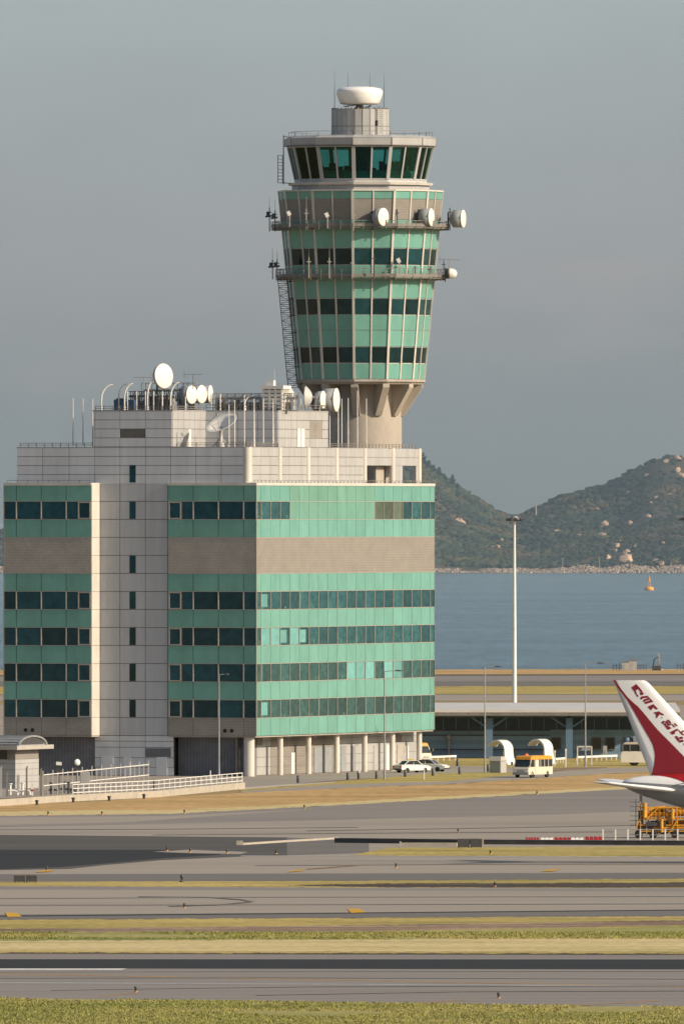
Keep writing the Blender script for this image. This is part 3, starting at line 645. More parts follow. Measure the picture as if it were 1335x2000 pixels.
# ground storey
for q_ in ((XC+1.4,XC+1.6,PY+.6,RB0-.6),(XC,XC+.25,RB1+.56,LY-.8)):
    b=MB(); b.box(*q_,0,4.65); b.build('ground_storey_ribbed_wall',M['ribbed'],B)
gr=[0.05,1.0,2.1,3.3,4.0,4.64]
panels('x',XC-.02,[RB0-.6]+[yl(p,XC) for p in (284.3,234.7)]+[RB1+.55],gr,gap=.03,base=.95).build('ground_storey_cladding',M['cladding'],B)
bk=MB(); bk.box(XC-.02,XC+.1,RB0-.6,RB1+.55,0,4.64); bk.build('ground_storey_backing',M['joint'],B)
for p0,p1,hh in ((198,222,2.2),(242,256,2.2),(306,327,2.2)):
    q=MB(); q.box(XC-.17,XC-.112,yl(p1,XC),yl(p0,XC),.05,hh); q.build('door',M['cladding'],B)
q=MB(); q.box(XC-.16,XC-.112,yl(334,XC),yl(285,XC),2.2,3.2); q.build('louvre',M['ribbed'],B)
GY=2.7
b=MB()
gx=[xl(p,GY) for p in (500,527,540,570,600,640,657,685,711,735,765,790,817)]
ty=[0,1,1,1,1,1,0,0,0,0,0,0]
for i in range(12):
    for j in range(5): b.box(gx[i]+.02,gx[i+1]-.02,GY-.05,GY,gr[j]+.025,gr[j+1]-.025,ty[i],tn(.03))
b.build('ground_storey_panel',[M['offwhite'],M['tile']],B)
bk=MB(); bk.box(XC+.6,gx[12]+.2,GY,GY+.2,0,4.65); bk.build('ground_storey_backing',M['joint'],B)
gcx=[xl(p,PY) for p in (487,547,602,657,711.5,765.5,818)]; gcx[0]=XC+.7
for i,x in enumerate(gcx):
    q=MB(); q.tube((x,PY+(.25 if i==0 else 0),0),(x,PY+(.25 if i==0 else 0),4.66),.62 if i==0 else .33,n=22); q.build('column',M['column'],B)
for p0,p1,hh,mm,nm in ((567,574,2.5,'white','door'),(612,627,3.0,'dishback','door'),(630,646,3.0,'dishback','door'),(664,674,3.1,'dishback','vent_panel'),(685,691,3.0,'dishback','vent_panel'),(728,736,3.0,'offwhite','door'),(752,758,3.0,'white','door'),(774,785,3.0,'frame','vent_panel'),(789,796,2.8,'white','door')):
    q=MB(); q.box(xl(p0,GY),xl(p1,GY),GY-.12,GY-.052,.05,hh); q.build(nm,M[mm],B)
q=MB(); q.box(xl(773,GY),xl(783,GY),GY-.1,GY-.052,3.3,4.2); q.build('louvre',M['rail'],B)
q=MB(); q.box(xl(500,GY),xl(511,GY),GY-.1,GY-.052,3.5,4.5); q.build('louvre',M['rail'],B)
for p in (560,612,722,780):
    q=MB(); q.box(xl(p,2.2)-.25,xl(p,2.2)+.25,2.0,2.4,4.2,4.5); q.bar((xl(p,2.2),2.2,4.5),(xl(p,2.2),2.2,4.65),.08,.08); q.build('floodlight',M['offwhite'],B)
b=MB(); b.box(.14,LX-.1,.14,RB0,4.5,4.647); b.box(XLB+.14,LX-.1,RB1,LY-.1,4.5,4.647); b.build('soffit',M['soffit'],B)

# ------------------------------------------------------------------ control tower
YT=1934.0; TX=(703.8-667.5)*YT/F; TP=Vector((TX,YT-D0,0)); SC=F/YT
def tz(py): return H-(py-1000)/SC
T=thing('control_tower','tall airport control tower with flared green glass head on a round concrete shaft','control tower',TP)
PH=R_(-5.8)
def vx(k,R,zv):                                # vertex k (may be half) of the twelve-sided ring
    def p(j): g=PH+R_(30)*j; return Vector((math.sin(g)*R,-math.cos(g)*R,zv))
    f=math.floor(k); fr=k-f
    return p(f)*(1-fr)+p(f+1)*fr
def Rz(zv): 
    za,Ra,zb,Rb=tz(742),7.55,tz(373),9.74
    return Ra+(Rb-Ra)*(zv-za)/(zb-za)
def frustum(b,R0,z0,R1,z1,m=0,t=1.0): b.loft([[vx(k,R0,z0) for k in range(12)],[vx(k,R1,z1) for k in range(12)]],m,t,False)
def pane(b,k,z0,z1,rf,gap_u,gap_z,out=.03,m=0,t=1.0,th=.05):
    a0,a1=vx(k,rf(z0),z0),vx(k+.5,rf(z0),z0); c0,c1=vx(k,rf(z1),z1),vx(k+.5,rf(z1),z1)
    d0=(a1-a0).normalized(); d1=(c1-c0).normalized(); nrm=Vector((d0.y,-d0.x,0))
    up=((c0+c1)-(a0+a1)).normalized(); up_=up*gap_z
    q=[a0+d0*gap_u+up_,a1-d0*gap_u+up_,c1-d1*gap_u-up_,c0+d1*gap_u-up_]
    o=[p+nrm*out for p in q]; i=[p+nrm*(out-th) for p in q]
    b.add(o+i,[(0,1,2,3),(7,6,5,4),(0,4,5,1),(1,5,6,2),(2,6,7,3),(3,7,4,0)],False,m,t)
b=MB(); b.lathe([(4.85,-.05),(4.85,tz(764)),(4.85,tz(750))],48); b.build('shaft',M['concrete'],T)
for k in range(12):
    c=vx(k,1,0); c.z=0; s_=Vector((-c.y,c.x,0))*.42
    q=MB(); pts=[c*4.6+Vector((0,0,tz(812))),c*5.15+Vector((0,0,tz(812))),c*7.35+Vector((0,0,tz(757))),c*7.35+Vector((0,0,tz(750))),c*4.6+Vector((0,0,tz(750)))]
    q.prism([p-s_ for p in pts],s_*2); q.build('bracket',M['concrete'],T)
b=MB(); frustum(b,7.3,tz(751),7.55,tz(746)); frustum(b,7.68,tz(746),7.68,tz(741.5)); b.build('ring_beam',M['soffit'],T)
bk=MB(); frustum(bk,Rz(tz(741.5))-.1,tz(741.5),Rz(tz(374))-.1,tz(374)); bk.build('head_wall',M['trim'],T)
rows_t=[(741,710.5,'S'),(710,678,'W'),(678,646,'S'),(646,616,'S'),(616,584,'W'),(584,549,'S'),(549,538,'S'),(538,519,'S'),(519,486,'W'),(486,451,'S'),(451,442,'S'),(442,430.5,'S'),(430.5,390.5,'B'),(390.5,373.5,'S')]
for y0,y1,kd in rows_t:
    z0,z1=tz(y0),tz(y1)
    if kd=='W':
        for k in range(24):
            q=MB(); pane(q,k/2,z0,z1,Rz,.13,.06,-.03); q.build('window',M['towerglass'],T)
    else:
        q=MB()
        for k in range(24): pane(q,k/2,z0,z1,Rz,.12,.035,.0,0,tn(.05))
        q.build('spandrel' if kd=='S' else 'tile_band',M['spandrel'] if kd=='S' else M['tile'],T)
q=MB()
for k in range(24):
    k/=2; wd=.27 if k==int(k) else .17
    a_,c_=vx(k,Rz(tz(741)),tz(741)),vx(k,Rz(tz(373)),tz(373)); nrm=Vector((a_.x,a_.y,0)).normalized()
    q.bar(a_+nrm*.0,c_+nrm*.0,wd,.16,nrm)
q.build('mullion',M['trim'],T)
q=MB()
for k in range(12):
    for yy in (373.5,):
        q.bar(vx(k,Rz(tz(yy))+.02,tz(yy)),vx(k+1,Rz(tz(yy))+.02,tz(yy)),.2,.18)
q.build('head_cap',M['trim'],T)
# shoulder ring, ledge, cab
b=MB(); frustum(b,Rz(tz(374))-.15,tz(374),Rz(tz(374))-.4,tz(372.6)); b.build('shoulder_roof',M['deck'],T)
b=MB(); frustum(b,8.15,tz(373),8.15,tz(362.5)); b.build('cab_plinth',M['offwhite'],T)
b=MB(); frustum(b,8.5,tz(362.4),8.6,tz(357.5)); b.build('cab_ledge',M['trim'],T)
Rc=lambda zv: 7.72+(8.62-7.72)*(zv-tz(353))/(tz(287)-tz(353))
b=MB(); frustum(b,7.9,tz(357.4),7.78,tz(352)); b.build('cab_sill',M['offwhite'],T)
gm=bpy.data.materials.new('cab_glazing'); gm.use_nodes=True; N=gm.node_tree.nodes; L=gm.node_tree.links
N.remove(N['Principled BSDF']); tr=N.new('ShaderNodeBsdfTransparent'); tr.inputs[0].default_value=(.52,.78,.76,1); gl=N.new('ShaderNodeBsdfGlossy'); gl.inputs['Roughness'].default_value=.03; gl.inputs[0].default_value=(.45,.70,.72,1)
mx=N.new('ShaderNodeMixShader'); fr=N.new('ShaderNodeFresnel'); fr.inputs['IOR'].default_value=1.5; L.new(fr.outputs[0],mx.inputs[0]); L.new(tr.outputs[0],mx.inputs[1]); L.new(gl.outputs[0],mx.inputs[2]); L.new(mx.outputs[0],N['Material Output'].inputs[0])
for k in range(24):
    q=MB(); pane(q,k/2,tz(352),tz(287),Rc,.1,.05,-.02,0,1,.03); q.build('cab_window',gm,T)
q=MB()
for k in range(24):
    k/=2; wd=.42 if k==int(k) else .2
    a_,c_=vx(k,Rc(tz(352))+.0,tz(352)),vx(k,Rc(tz(287)),tz(287)); nrm=Vector((a_.x,a_.y,0)).normalized(); q.bar(a_,c_,wd,.22,nrm)
for k in range(12):
    for yy in (351.5,287.8): q.bar(vx(k,Rc(tz(yy)),tz(yy)),vx(k+1,Rc(tz(yy)),tz(yy)),.22,.16)
q.build('cab_mullion',M['offwhite'],T)
q=MB(); q.lathe([(7.5,tz(352)),(7.5,tz(350.5))],24); q.build('cab_floor',M['deck'],T)
q=MB(); q.lathe([(7.35,tz(350)),(7.3,tz(336)),(6.2,tz(333)),(6.0,tz(350))],24,t=1)
q.build('control_desk',M['spandrel'],T)
q=MB()
for k in range(20):
    g_=R_(18*k+5); c=Vector((math.sin(g_)*6.3,-math.cos(g_)*6.3,0)); rr=random.uniform(.2,.55); hh=random.uniform(.4,1.0)
    q.lathe([(rr,tz(333)),(rr,tz(333)+hh)],6,c)
q.build('monitor',M['black'],T)
q=MB(); q.lathe([(1.3,tz(350)),(1.3,tz(288))],16); q.build('cab_core',M['darksteel'],T)
q=MB(); frustum(q,8.55,tz(288.5),8.72,tz(285.5)); q.build('cab_ceiling',M['darksteel'],T)
q=MB(); frustum(q,8.95,tz(285.4),8.98,tz(271)); frustum(q,9.02,tz(270.9),8.3,tz(265.5)); q.build('cab_roof',M['offwhite'],T)
q=MB()
for k in range(12):
    q.bar(vx(k,8.99,tz(285)),vx(k,9.01,tz(271.2)),.06,.06)
    q.bar(vx(k,9.0,tz(285.2)),vx(k+1,9.0,tz(285.2)),.12,.1)
q.build('roof_joint',M['joint'],T)
railing([vx(k,8.5,tz(267)) for k in range(13)],.55,1.6,.02,(1.0,)).build('roof_rail',M['rail'],T)
# radar drum
q=MB(); q.lathe([(3.42,tz(266)),(3.42,tz(213.5))],24,sm=False,ph=R_(4)); dr=q.build('radar_drum',M['offwhite'],T)
q=MB()
for k in range(24):
    g_=2*math.pi*k/24+R_(4); q.bar((math.cos(g_)*3.42,math.sin(g_)*3.42,tz(265)),(math.cos(g_)*3.42,math.sin(g_)*3.42,tz(214)),.07,.05)
q.lathe([(3.44,tz(247)),(3.46,tz(247)),(3.46,tz(246)),(3.44,tz(246))],24,ph=R_(4),sm=False)
q.build('drum_joint',M['rail'],dr)
q=MB(); q.box(1.75,2.05,-2.98,-2.9,tz(246),tz(236)); q.build('drum_hatch',M['black'],dr)
q=MB()
for k in range(30):
    g_=2*math.pi*k/30; q.tube((math.cos(g_)*3.3,math.sin(g_)*3.3,tz(213.5)),(math.cos(g_)*3.3,math.sin(g_)*3.3,tz(210.5)),.13,n=6)
q.lathe([(3.3,tz(213.5)),(3.36,tz(213)),(3.3,tz(212.4))],24); q.build('drum_rim',M['rail'],dr)
q=MB()
for s_ in (-.22,.22): q.bar((2.15+s_,-3.0,tz(262)),(2.15+s_,-3.0,tz(208)),.05,.05)
for k in range(14): q.bar((1.93,-3.0,tz(260)+k*.24),(2.37,-3.0,tz(260)+k*.24),.04,.04)
q.build('drum_ladder',M['rail'],dr)
# radome (turns on its own bearing)
ra=thing('radar_antenna','white lens-shaped rotating radar dome on the very top of the control tower','radar',TP+Vector((-.12,0,tz(213.4))))
zb=-tz(213.4)
q=MB(); q.lathe([(.9,0),(.55,.25),(.4,.45),(.4,tz(202)+zb)],14); q.bar((-1.9,-.3,.35),(.2,-.2,.62),.14,.14); q.bar((.4,.3,.1),(1.4,.2,.5),.14,.14); q.build('pedestal',M['steel'],ra)
q=MB(); q.lathe([(2.0,tz(203.5)+zb),(2.22,tz(202.6)+zb),(2.36,tz(200)+zb),(2.60,tz(190)+zb),(2.75,tz(180)+zb),(2.74,tz(178)+zb),(2.66,tz(176)+zb)],40); q.build('lower_shell',M['radome'],ra)
q=MB(); q.lathe([(2.70,tz(176.2)+zb),(2.5,tz(172.5)+zb),(1.7,tz(169.6)+zb),(.8,tz(168.5)+zb),(0.001,tz(168.3)+zb)],40); q.build('upper_shell',M['radome'],ra)
for n,(px,yy,dy) in enumerate(((653,139,-1.4),(679,139,2.8),(722,139,2.6),(749.5,141,-1.2))):
    q=MB(); X=(px-703.8)/SC; q.tube((X,dy,tz(214)),(X,dy,tz(170)),.035,n=6); q.tube((X,dy,tz(170)),(X,dy,tz(yy)),.025,.012,n=6)
    o=q.build('whip_antenna',M['darksteel']); o.location=TP
    tag(o,('leftmost','second from left','third from left','rightmost')[n]+' thin whip antenna round the white radar dome on the tower top','antenna','whip antennas round the radar dome')
# galleries
def gallery(R,ys,yr,nm):
    q=MB(); zs=tz(ys); frustum(q,R-.1,zs-.14,R-.1,zs); q.build('gallery_floor',M['rail'],T)
    q=MB()
    for k in range(12):
        q.bar(vx(k,R,zs+.22),vx(k+1,R,zs+.22),.06,.36)
        q.bar(vx(k,R,tz(yr)),vx(k+1,R,tz(yr)),.07,.07)
        q.bar(vx(k,R,(tz(yr)+zs)/2+.1),vx(k+1,R,(tz(yr)+zs)/2+.1),.04,.04)
        for f in (0,.25,.5,.75): q.bar(vx(k+f,R,zs-.3),vx(k+f,R,tz(yr)),.08,.08)
        q.bar(vx(k,R-.1,zs-.22),vx(k,Rz(zs)-.1,zs-.22),.12,.16)
    q.build('gallery_rail',M['rail'],T)
gallery(10.6,445,433,'u'); gallery(10.05,542.5,526,'l')
# caged ladder on the left flank, cab ladder
def lattice(b,p,q,w,n):
    p=Vector(p); q=Vector(q); d=(q-p)/n; a=Vector((1,0,0))*w/2; c=Vector((0,1,0))*w/2
    cs=[a+c,a-c,-a-c,-a+c]
    for o in cs: b.bar(p+o,q+o,.09,.09)
    for k in range(n+1):
        for o,o2 in zip(cs,cs[1:]+cs[:1]): b.bar(p+d*k+o,p+d*k+o2,.06,.06)
    for k in range(n):
        s1,s2=(cs[1],cs[2]) if k%2 else (cs[2],cs[1]); b.bar(p+d*k+s1,p+d*(k+1)+s2,.05,.05)
        for o in (cs[0],cs[3]): b.bar(p+d*(k+.5)+o,p+d*(k+.5)+cs[1],.05,.05)
q=MB(); lattice(q,((572-703.8)/SC,-2.4,tz(757)),((552-703.8)/SC,-2.4,tz(546)),1.15,26)
for k in range(7): 
    f=k/6; zz_=tz(750)+(tz(550)-tz(750))*f; q.bar(((571-703.8-19*f)/SC+.5,-2.4,zz_),((571-703.8-19*f)/SC+2.0,-1.2,zz_),.1,.1)
q.build('ladder_cage',M['darksteel'],T)
q=MB(); lx=(547-703.8)/SC
for s_ in (-.28,.28): q.bar((lx+s_,-1.2,tz(357)),(lx+s_,-1.2,tz(303)),.08,.08)
for k in range(9): q.bar((lx-.28,-1.2,tz(357)+k*.4),(lx+.28,-1.2,tz(357)+k*.4),.06,.06)
q.bar(((553.5-703.8)/SC,-1.2,tz(360)),((553.5-703.8)/SC,-1.2,tz(264)),.12,.12); q.bar((lx,-1.2,tz(357)),((575-703.8)/SC,-1.2,tz(358)),.08,.08); q.bar(((553.5-703.8)/SC,-1.2,tz(266)),((575-703.8)/SC,-1.2,tz(270)),.08,.08)
q.build('cab_ladder',M['darksteel'],T)

# ------------------------------------------------------------------ dishes and aerials
def drum_dish(label,pos,r,az,depth=.9,el=0,group='drum dishes',post=1.6,name='microwave_dish',back=M['dishback']):
    """flat-fronted shrouded dish; az: degrees turned to the right of the eye"""
    o=thing(name,label,'dish antenna',pos,0,group)
    n=Vector((math.sin(R_(az))*math.cos(R_(el)),-math.cos(R_(az))*math.cos(R_(el)),math.sin(R_(el))))
    q=MB(); q.lathe([(r*1.0,.0),(r*1.02,.06),(r*.9,.11),(.001,.15)],28,(0,0,0),n); q.build('radome',M['dishface'],o)
    q=MB(); q.lathe([(.001,-depth-.35*r),(r*.35,-depth-.33*r),(r*.7,-depth-.18*r),(r*.97,-depth),(r*.97,-.01),(.001,-.01)],28,(0,0,0),n); q.build('shroud',back,o)
    q=MB(); bpt=-n*(depth+.35*r); q.tube(bpt,bpt-n*.35,.16,n=8)
    q.tube((bpt-n*.3)+Vector((0,0,r*.7)),(bpt-n*.3)-Vector((0,0,post)),.09,n=8); q.build('mount',M['darksteel'],o)
    return o
def tow(px,py,ang):                                # on the tower gallery: direction ang from the tower centre, at a given photo place
    dyv=-math.cos(R_(ang))*10.6; Y=YT+dyv; return W(px,py,Y)
drum_dish('white drum dish on the upper tower gallery facing right, nearest the middle',tow(747.5,423.5,18),1.06,53,.85,group='drum dishes on the tower',post=1.5)
drum_dish('white drum dish on the upper tower gallery near its right corner',tow(841,424,52),1.06,71,1.15,group='drum dishes on the tower',post=1.5)
drum_dish('white drum dish sticking out beyond the right end of the upper tower gallery',tow(903.5,427,80),1.06,73,1.15,group='drum dishes on the tower',post=1.2)
o=thing('radome_antenna','small white domed antenna at the right end of the lower tower gallery','antenna',tow(877,534,80))
q=MB(); q.lathe([(.62,0),(.62,.1),(.58,.45),(.4,.75),(.2,.88),(.001,.92)],20,(0,0,0),(1,0,0)); q.build('dome',M['white'],o)
q=MB(); q.lathe([(.45,-.55),(.6,-.5),(.6,0)],16,(0,0,0),(1,0,0)); q.bar((-.5,0,.7),(-.5,0,-1),.12,.12); q.bar((-.9,0,-.3),(-.3,0,-.3),.1,.1); q.build('mount',M['darksteel'],o)
for px,py,ang,lab in ((778,509,36,'small white square panel antenna on a post of the lower tower gallery'),(564,417,-44,'small white floodlight on a post at the left of the upper tower gallery'),(638,420,-20,'small white lamp head on a post left of the tower middle')):
    o=thing('panel_antenna' if px==778 else 'gallery_lamp',lab,'antenna' if px==778 else 'lamp',tow(px,py,ang))
    q=MB(); q.bar((-.12,0,.28),(.12,-.05,-.2),.42,.2,(0,-1,0)); q.build('head',M['white'],o)
    q=MB(); q.bar((.1,0,-.1),(.1,0,-1.55),.13,.13); q.build('post',M['frame'],o)
# posts with whips along the galleries
wp=[(526,452,405,385,-78,'u'),(537,452,410,388,-70,'u'),(598,450,408,384,-38,'u'),(690,450,412,390,-4,'u'),(775,447,408,404,36,'u'),(816,446,408,404,50,'u'),(878,446,406,402,76,'u'),
    (532,545,507,484,-76,'l'),(541,545,506,488,-66,'l'),(603,543,503,486,-38,'l'),(643,543,503,486,-20,'l'),(688,543,506,500,-4,'l'),(730,541,496,490,15,'l'),(772,541,517,512,34,'l'),(810,541,519,515,50,'l'),(838,541,522,518,60,'l'),(866,541,510,503,72,'l')]
ordn=['first','second','third','fourth','fifth','sixth','seventh','eighth','ninth','tenth','eleventh','twelfth','thirteenth','fourteenth','fifteenth','sixteenth','seventeenth','eighteenth','nineteenth','twentieth']
cnt={'u':0,'l':0}
for px,y0,y1,y2,ang,gal in wp:
    p=tow(px,y0,ang); q=MB(); hpost=(y0-y1)/SC; q.bar((0,0,0),(0,0,hpost),.12,.12); q.bar((-.25,0,hpost*.8),(.25,0,hpost*.8),.1,.1); 
    if y1-y2>6: q.tube((0,0,hpost),(0,0,hpost+(y1-y2)/SC),.025,.015,n=6)
    if ang in (-78,-76,-66,-70): q.lathe([(.14,-.25),(.2,0),(.14,.25)],8,(-.2,0,hpost*.75)); q.bar((-.5,0,hpost*.62),(.3,0,hpost*.66),.3,.22)
    o=q.build('antenna_post',M['frame' if px in (598,603,643,690,688) else 'darksteel']); o.location=p
    tag(o,'%s antenna post from the left on the %s gallery of the control tower'%(ordn[cnt[gal]],'upper' if gal=='u' else 'lower'),'antenna','antenna posts on the tower galleries'); cnt[gal]+=1
# horizontal yagi at the right end of the lower gallery
def yagi(label,p,ln,az,ne=7,group='yagi aerials'):
    o=thing('yagi_aerial',label,'antenna',p,R_(az),group)
    q=MB(); q.bar((-ln/2,0,0),(ln/2,0,0),.06,.06)
    for k in range(ne):
        x=-ln/2+ln*k/(ne-1); q.bar((x,-.5+.03*k,0),(x,.5-.03*k,0),.04,.04)
    for zz_ in (-.35,.35): q.bar((-ln/2+.1,0,zz_),(-ln/2+.1,0,zz_*.1),.04,.04); q.bar((-ln/2+.1,-.4,zz_),(-ln/2+.1,.4,zz_),.05,.05)
    q.build('element',M['rail'],o)
    q=MB(); q.bar((0,0,0),(0,0,-1.7),.09,.09); q.build('mast',M['steel'],o); return o
yagi('thin yagi aerial pointing right at the lower tower gallery',tow(876,507,74),2.4,5)

def RP(px,py,x):                                   # roof place on local plane x
    y=yl(px,x); p=BL(x,y); return Vector((p.x,p.y,zl(py,x,y)))
big=drum_dish('largest round white dish, highest on the left plant room roof',RP(319,734.5,4.0),1.45,44,.25,4,'drum dishes on the plant rooms',2.0)
drum_dish('leftmost of three white drum dishes on the corner of the left plant room roof',RP(373.5,771,8.0),1.06,54,.95,0,'drum dishes on the plant rooms',1.0)
drum_dish('middle of three white drum dishes on the corner of the left plant room roof',RP(393,770,10.4),1.06,55,.95,0,'drum dishes on the plant rooms',1.0)
drum_dish('rightmost narrow one of three white drum dishes on the left plant room roof',RP(410,770,12.6),1.06,74,.95,0,'drum dishes on the plant rooms',1.0)
drum_dish('tilted looking white drum dish left of the larger one on the right plant room roof',RP(630,781,P2x+15.5),1.05,70,.6,0,'drum dishes on the plant rooms',1.0)
drum_dish('tall white drum dish at the right end of the right plant room roof',RP(656,781,P2x+17.5),1.38,74,1.5,0,'drum dishes on the plant rooms',1.2)
def back_dish(label,p,r,az):
    o=thing('parabolic_dish',label,'dish antenna',p,0,'grey parabolic dishes seen from behind')
    n=Vector((math.sin(R_(az)),-math.cos(R_(az)),.02)).normalized()
    pr=[(.001,-.62*r)]+[(r*f,-.62*r*(1-f*f)) for f in (.2,.4,.6,.8,.92,1)]
    q=MB(); q.lathe(pr+[(r*.97,.01),(r*.6,-.36*r),(.001,-.56*r)],28,(0,0,0),n); q.build('reflector',M['meshdish'],o)
    q=MB(); c=-n*.62*r; q.tube(c,c-n*.5,.2,n=10); q.bar(c-n*.4+Vector((0,0,r*.4)),c-n*.4-Vector((0,0,1.3)),.16,.16); q.build('mount',M['steel'],o)
back_dish('grey parabolic dish seen from behind, the left one by the tower ladder',RP(563,774,P2x+7),1.24,-98)
back_dish('larger grey parabolic dish seen from behind, right of the similar one',RP(596,776,P2x+11.5),1.36,-98)
# tilted earth-station dish
p=RP(431,826,3.6); o=thing('satellite_dish','white satellite dish tipped skyward on a pedestal in front of the plant rooms','dish antenna',(p.x,p.y,PZ+.05))
hd=p.z-PZ-.05; n=Vector((-.36,-.42,.83)).normalized(); c=Vector((0,0,hd)); r=1.95
q=MB(); q.lathe([(.001,-.55)]+[(r*f,-.55*(1-f*f)) for f in (.25,.5,.75,.9,1)]+[(r*.98,.03),(r*.7,-.24),(r*.4,-.43),(.001,-.5)],32,c,n); q.build('reflector',M['white'],o)
q=MB()
for k in range(3):
    g_=2*math.pi*k/3; a_=n.cross(Vector((0,0,1))).normalized(); b_=n.cross(a_); e_=c+(a_*math.cos(g_)+b_*math.sin(g_))*r*.95; q.bar(e_,c+n*1.2,.05,.05)
q.tube(c+n*1.05,c+n*1.35,.14,n=8); q.build('feed',M['steel'],o)
q=MB(); q.lathe([(.45,0),(.4,.5),(.22,.6),(.22,hd-.9),(.35,hd-.75)],14); q.bar((0,0,hd-.8),c-n*.5,.35,.35); q.bar((-.5,-.4,hd-.9),(-1.0,-.3,hd-.3),.1,.1); q.bar((0,0,1.2),(-.9,.8,0),.09,.09); q.bar((0,0,1.2),(.9,.5,0),.09,.09); q.build('pedestal',M['offwhite'],o)
yagi('yagi aerial above the left plant room, left of the big round dish',RP(281,737,5.5),2.3,200)
yagi('yagi aerial above the left plant room, right of the big round dish',RP(377,731,5.5),2.3,-15)

# white poles on the roofs: (px, top, base, local x)
poles=[(142.5,777,870,3),(162,777,868,5),(181,778,868,9)]
front=[(447,790,872),(458,782,872),(477,772,872),(496,779,872),(514,779,872),(533,779,872),(551,779,872),(569.5,779,872),(587.5,779,870),(624.5,790,870),(643.5,778,870),(660,779,872),(667,779,872),(679.5,778,872),(697.5,764,872),(715,779,870)]
upper=[(249,765,802),(267,765,801),(284,765,801),(300,765,801),(317,765,801),(362,775,802),(413,772,804),(430,770,804)]
for n,(px,yt,yb,x) in enumerate(poles):
    p=RP(px,yb,x); q=MB(); q.tube((0,0,0),(0,0,(yb-yt)/17),.07,.045,n=8,m=0); o=q.build('roof_pole',M['white']); o.location=p
    tag(o,'%s white pole from the left standing on the low left roof'%ordn[n],'pole','white poles on the roofs')
for n,(px,yt,yb) in enumerate(front):
    x=xl(px,PY+.9) if px>500 else XC+.9+max(0,(px-440)*.01)
    p=RP(px,yb,x); p.z=PZ+.04; zt=H-(yt-1000)*(p.y+D0)/F
    q=MB(); q.tube((0,0,0),(0,0,zt-PZ),.066 if n not in (5,3) else .10,.045,n=8); o=q.build('roof_pole',M['white']); o.location=p
    tag(o,'%s tall white pole from the left along the front of the main roof'%ordn[n],'pole','white poles on the roofs')
for n,(px,yt,yb) in enumerate(upper):
    x=XC+.6 if px<340 else (6.5 if px<400 else P2x+.6); p=RP(px,yb,x); p.z=PT+.06; zt=H-(yt-1000)*(p.y+D0)/F
    q=MB(); q.tube((0,0,0),(0,0,zt-PT),.08,.06,n=8); o=q.build('roof_pole',M['white']); o.location=p
    tag(o,'%s short white pole from the left on top of the plant rooms'%ordn[n],'pole','white poles on the roofs')
# gooseneck pipes
for n,(px,yt,ln,mm) in enumerate(((198,752,1.35,'white'),(232,751,.9,'dishback'),(243,750,1.0,'white'),(288,748,.5,'white'),(333,748,1.0,'white'),(478,774,.9,'white'))):
    x=XC+1.0 if px<400 else P2x+.8; p=RP(px,800,x); p.z=PT+.06; hh=H-(yt-1000)*(p.y+D0)/F-PT
    pts=[Vector((0,0,0)),Vector((0,0,hh*.45))]+[Vector((ln*(1-math.cos(R_(a_))),0,hh*.45+hh*.55*math.sin(R_(a_)))) for a_ in (15,30,45,60,75,90)]
    q=MB(); q.path(pts,.095,10); q.tube((0,0,0),(0,0,.5),.15,n=10); o=q.build('gooseneck_pipe',M[mm]); o.location=p
    tag(o,['gooseneck vent pipe at the far left of the plant room roof, thin and white','dark grey gooseneck vent pipe on the plant room roof','white gooseneck vent pipe beside the dark grey one','short white gooseneck vent pipe between the poles left of the big dish','white gooseneck vent pipe right under the big round dish','white gooseneck vent pipe on the middle of the right plant room'][n],'vent pipe','gooseneck vent pipes')
# steel screens and roof machines
def frame_rack(label,p,wd,ht,dp,nx,nz,mm):
    o=thing('steel_rack',label,'rack',p,BRZ); q=MB()
    for yy in (0,dp):
        for k in range(nx+1): q.bar((yy,-wd*k/nx,0),(yy,-wd*k/nx,ht),.07,.07)
        for k in range(nz+1): q.bar((yy,0,ht*k/nz),(yy,-wd,ht*k/nz),.07,.07)
        for k in range(0,nx-1,2): q.bar((yy,-wd*k/nx,0),(yy,-wd*(k+2)/nx,ht),.05,.05)
    for k in range(nx+1): q.bar((0,-wd*k/nx,ht),(dp,-wd*k/nx,ht),.06,.06)
    q.build('frame',M[mm],o)
    q=MB()
    for k in range(nx): q.box(dp*.3,dp*.7,-wd*(k+.85)/nx,-wd*(k+.25)/nx,.1,ht*random.uniform(.3,.85),0,random.uniform(.5,1.3))
    q.tube((dp*.5,0,ht*.4),(dp*.5,-wd,ht*.4),.2,n=8); q.tube((dp*.5,0,ht*.75),(dp*.5,-wd,ht*.75),.14,n=8)
    q.build('pipework',M['steel'],o); return o
p=RP(246,800,XC+2.2); frame_rack('dark steel rack of pipes under the big round dish on the left plant room',(p.x,p.y,PT+.06),5.6,2.2,2.2,10,4,'darksteel')
p=RP(276,800,XC+8.6); frame_rack('upper pale steel frame with rails behind the big round dish',(p.x,p.y,PT+.06),6.6,3.2,1.4,5,2,'steel')
p=RP(415,803,P2x+1.4); frame_rack('pale steel rack of pipes behind the tipped satellite dish',(p.x,p.y,PT+.06),9.8,2.0,2.0,20,3,'steel')
p=RP(230,800,XC+1.6); o=thing('roof_unit','small dark blue machine box at the left of the plant room roof','machine',(p.x,p.y,PT+.06),BRZ)
q=MB(); q.box(0,1.2,-.9,.5,0,1.25); q.box(0,1.2,-2.0,-1.2,0,1.2); q.build('cabinet',M['blue'],o); q=MB(); q.box(.2,1,-.7,.3,1.25,1.4); q.build('fan_top',M['darksteel'],o)
p=RP(513,803,P2x+1.0); o=thing('cooling_unit','white stacked cooling machine on the right plant room roof','machine',(p.x,p.y,PT+.06),BRZ)
q=MB()
for k in range(5):
    q.box(0,2.2,-2.4,.1,.25+k*.45,.6+k*.45,0,tn(.06)); 
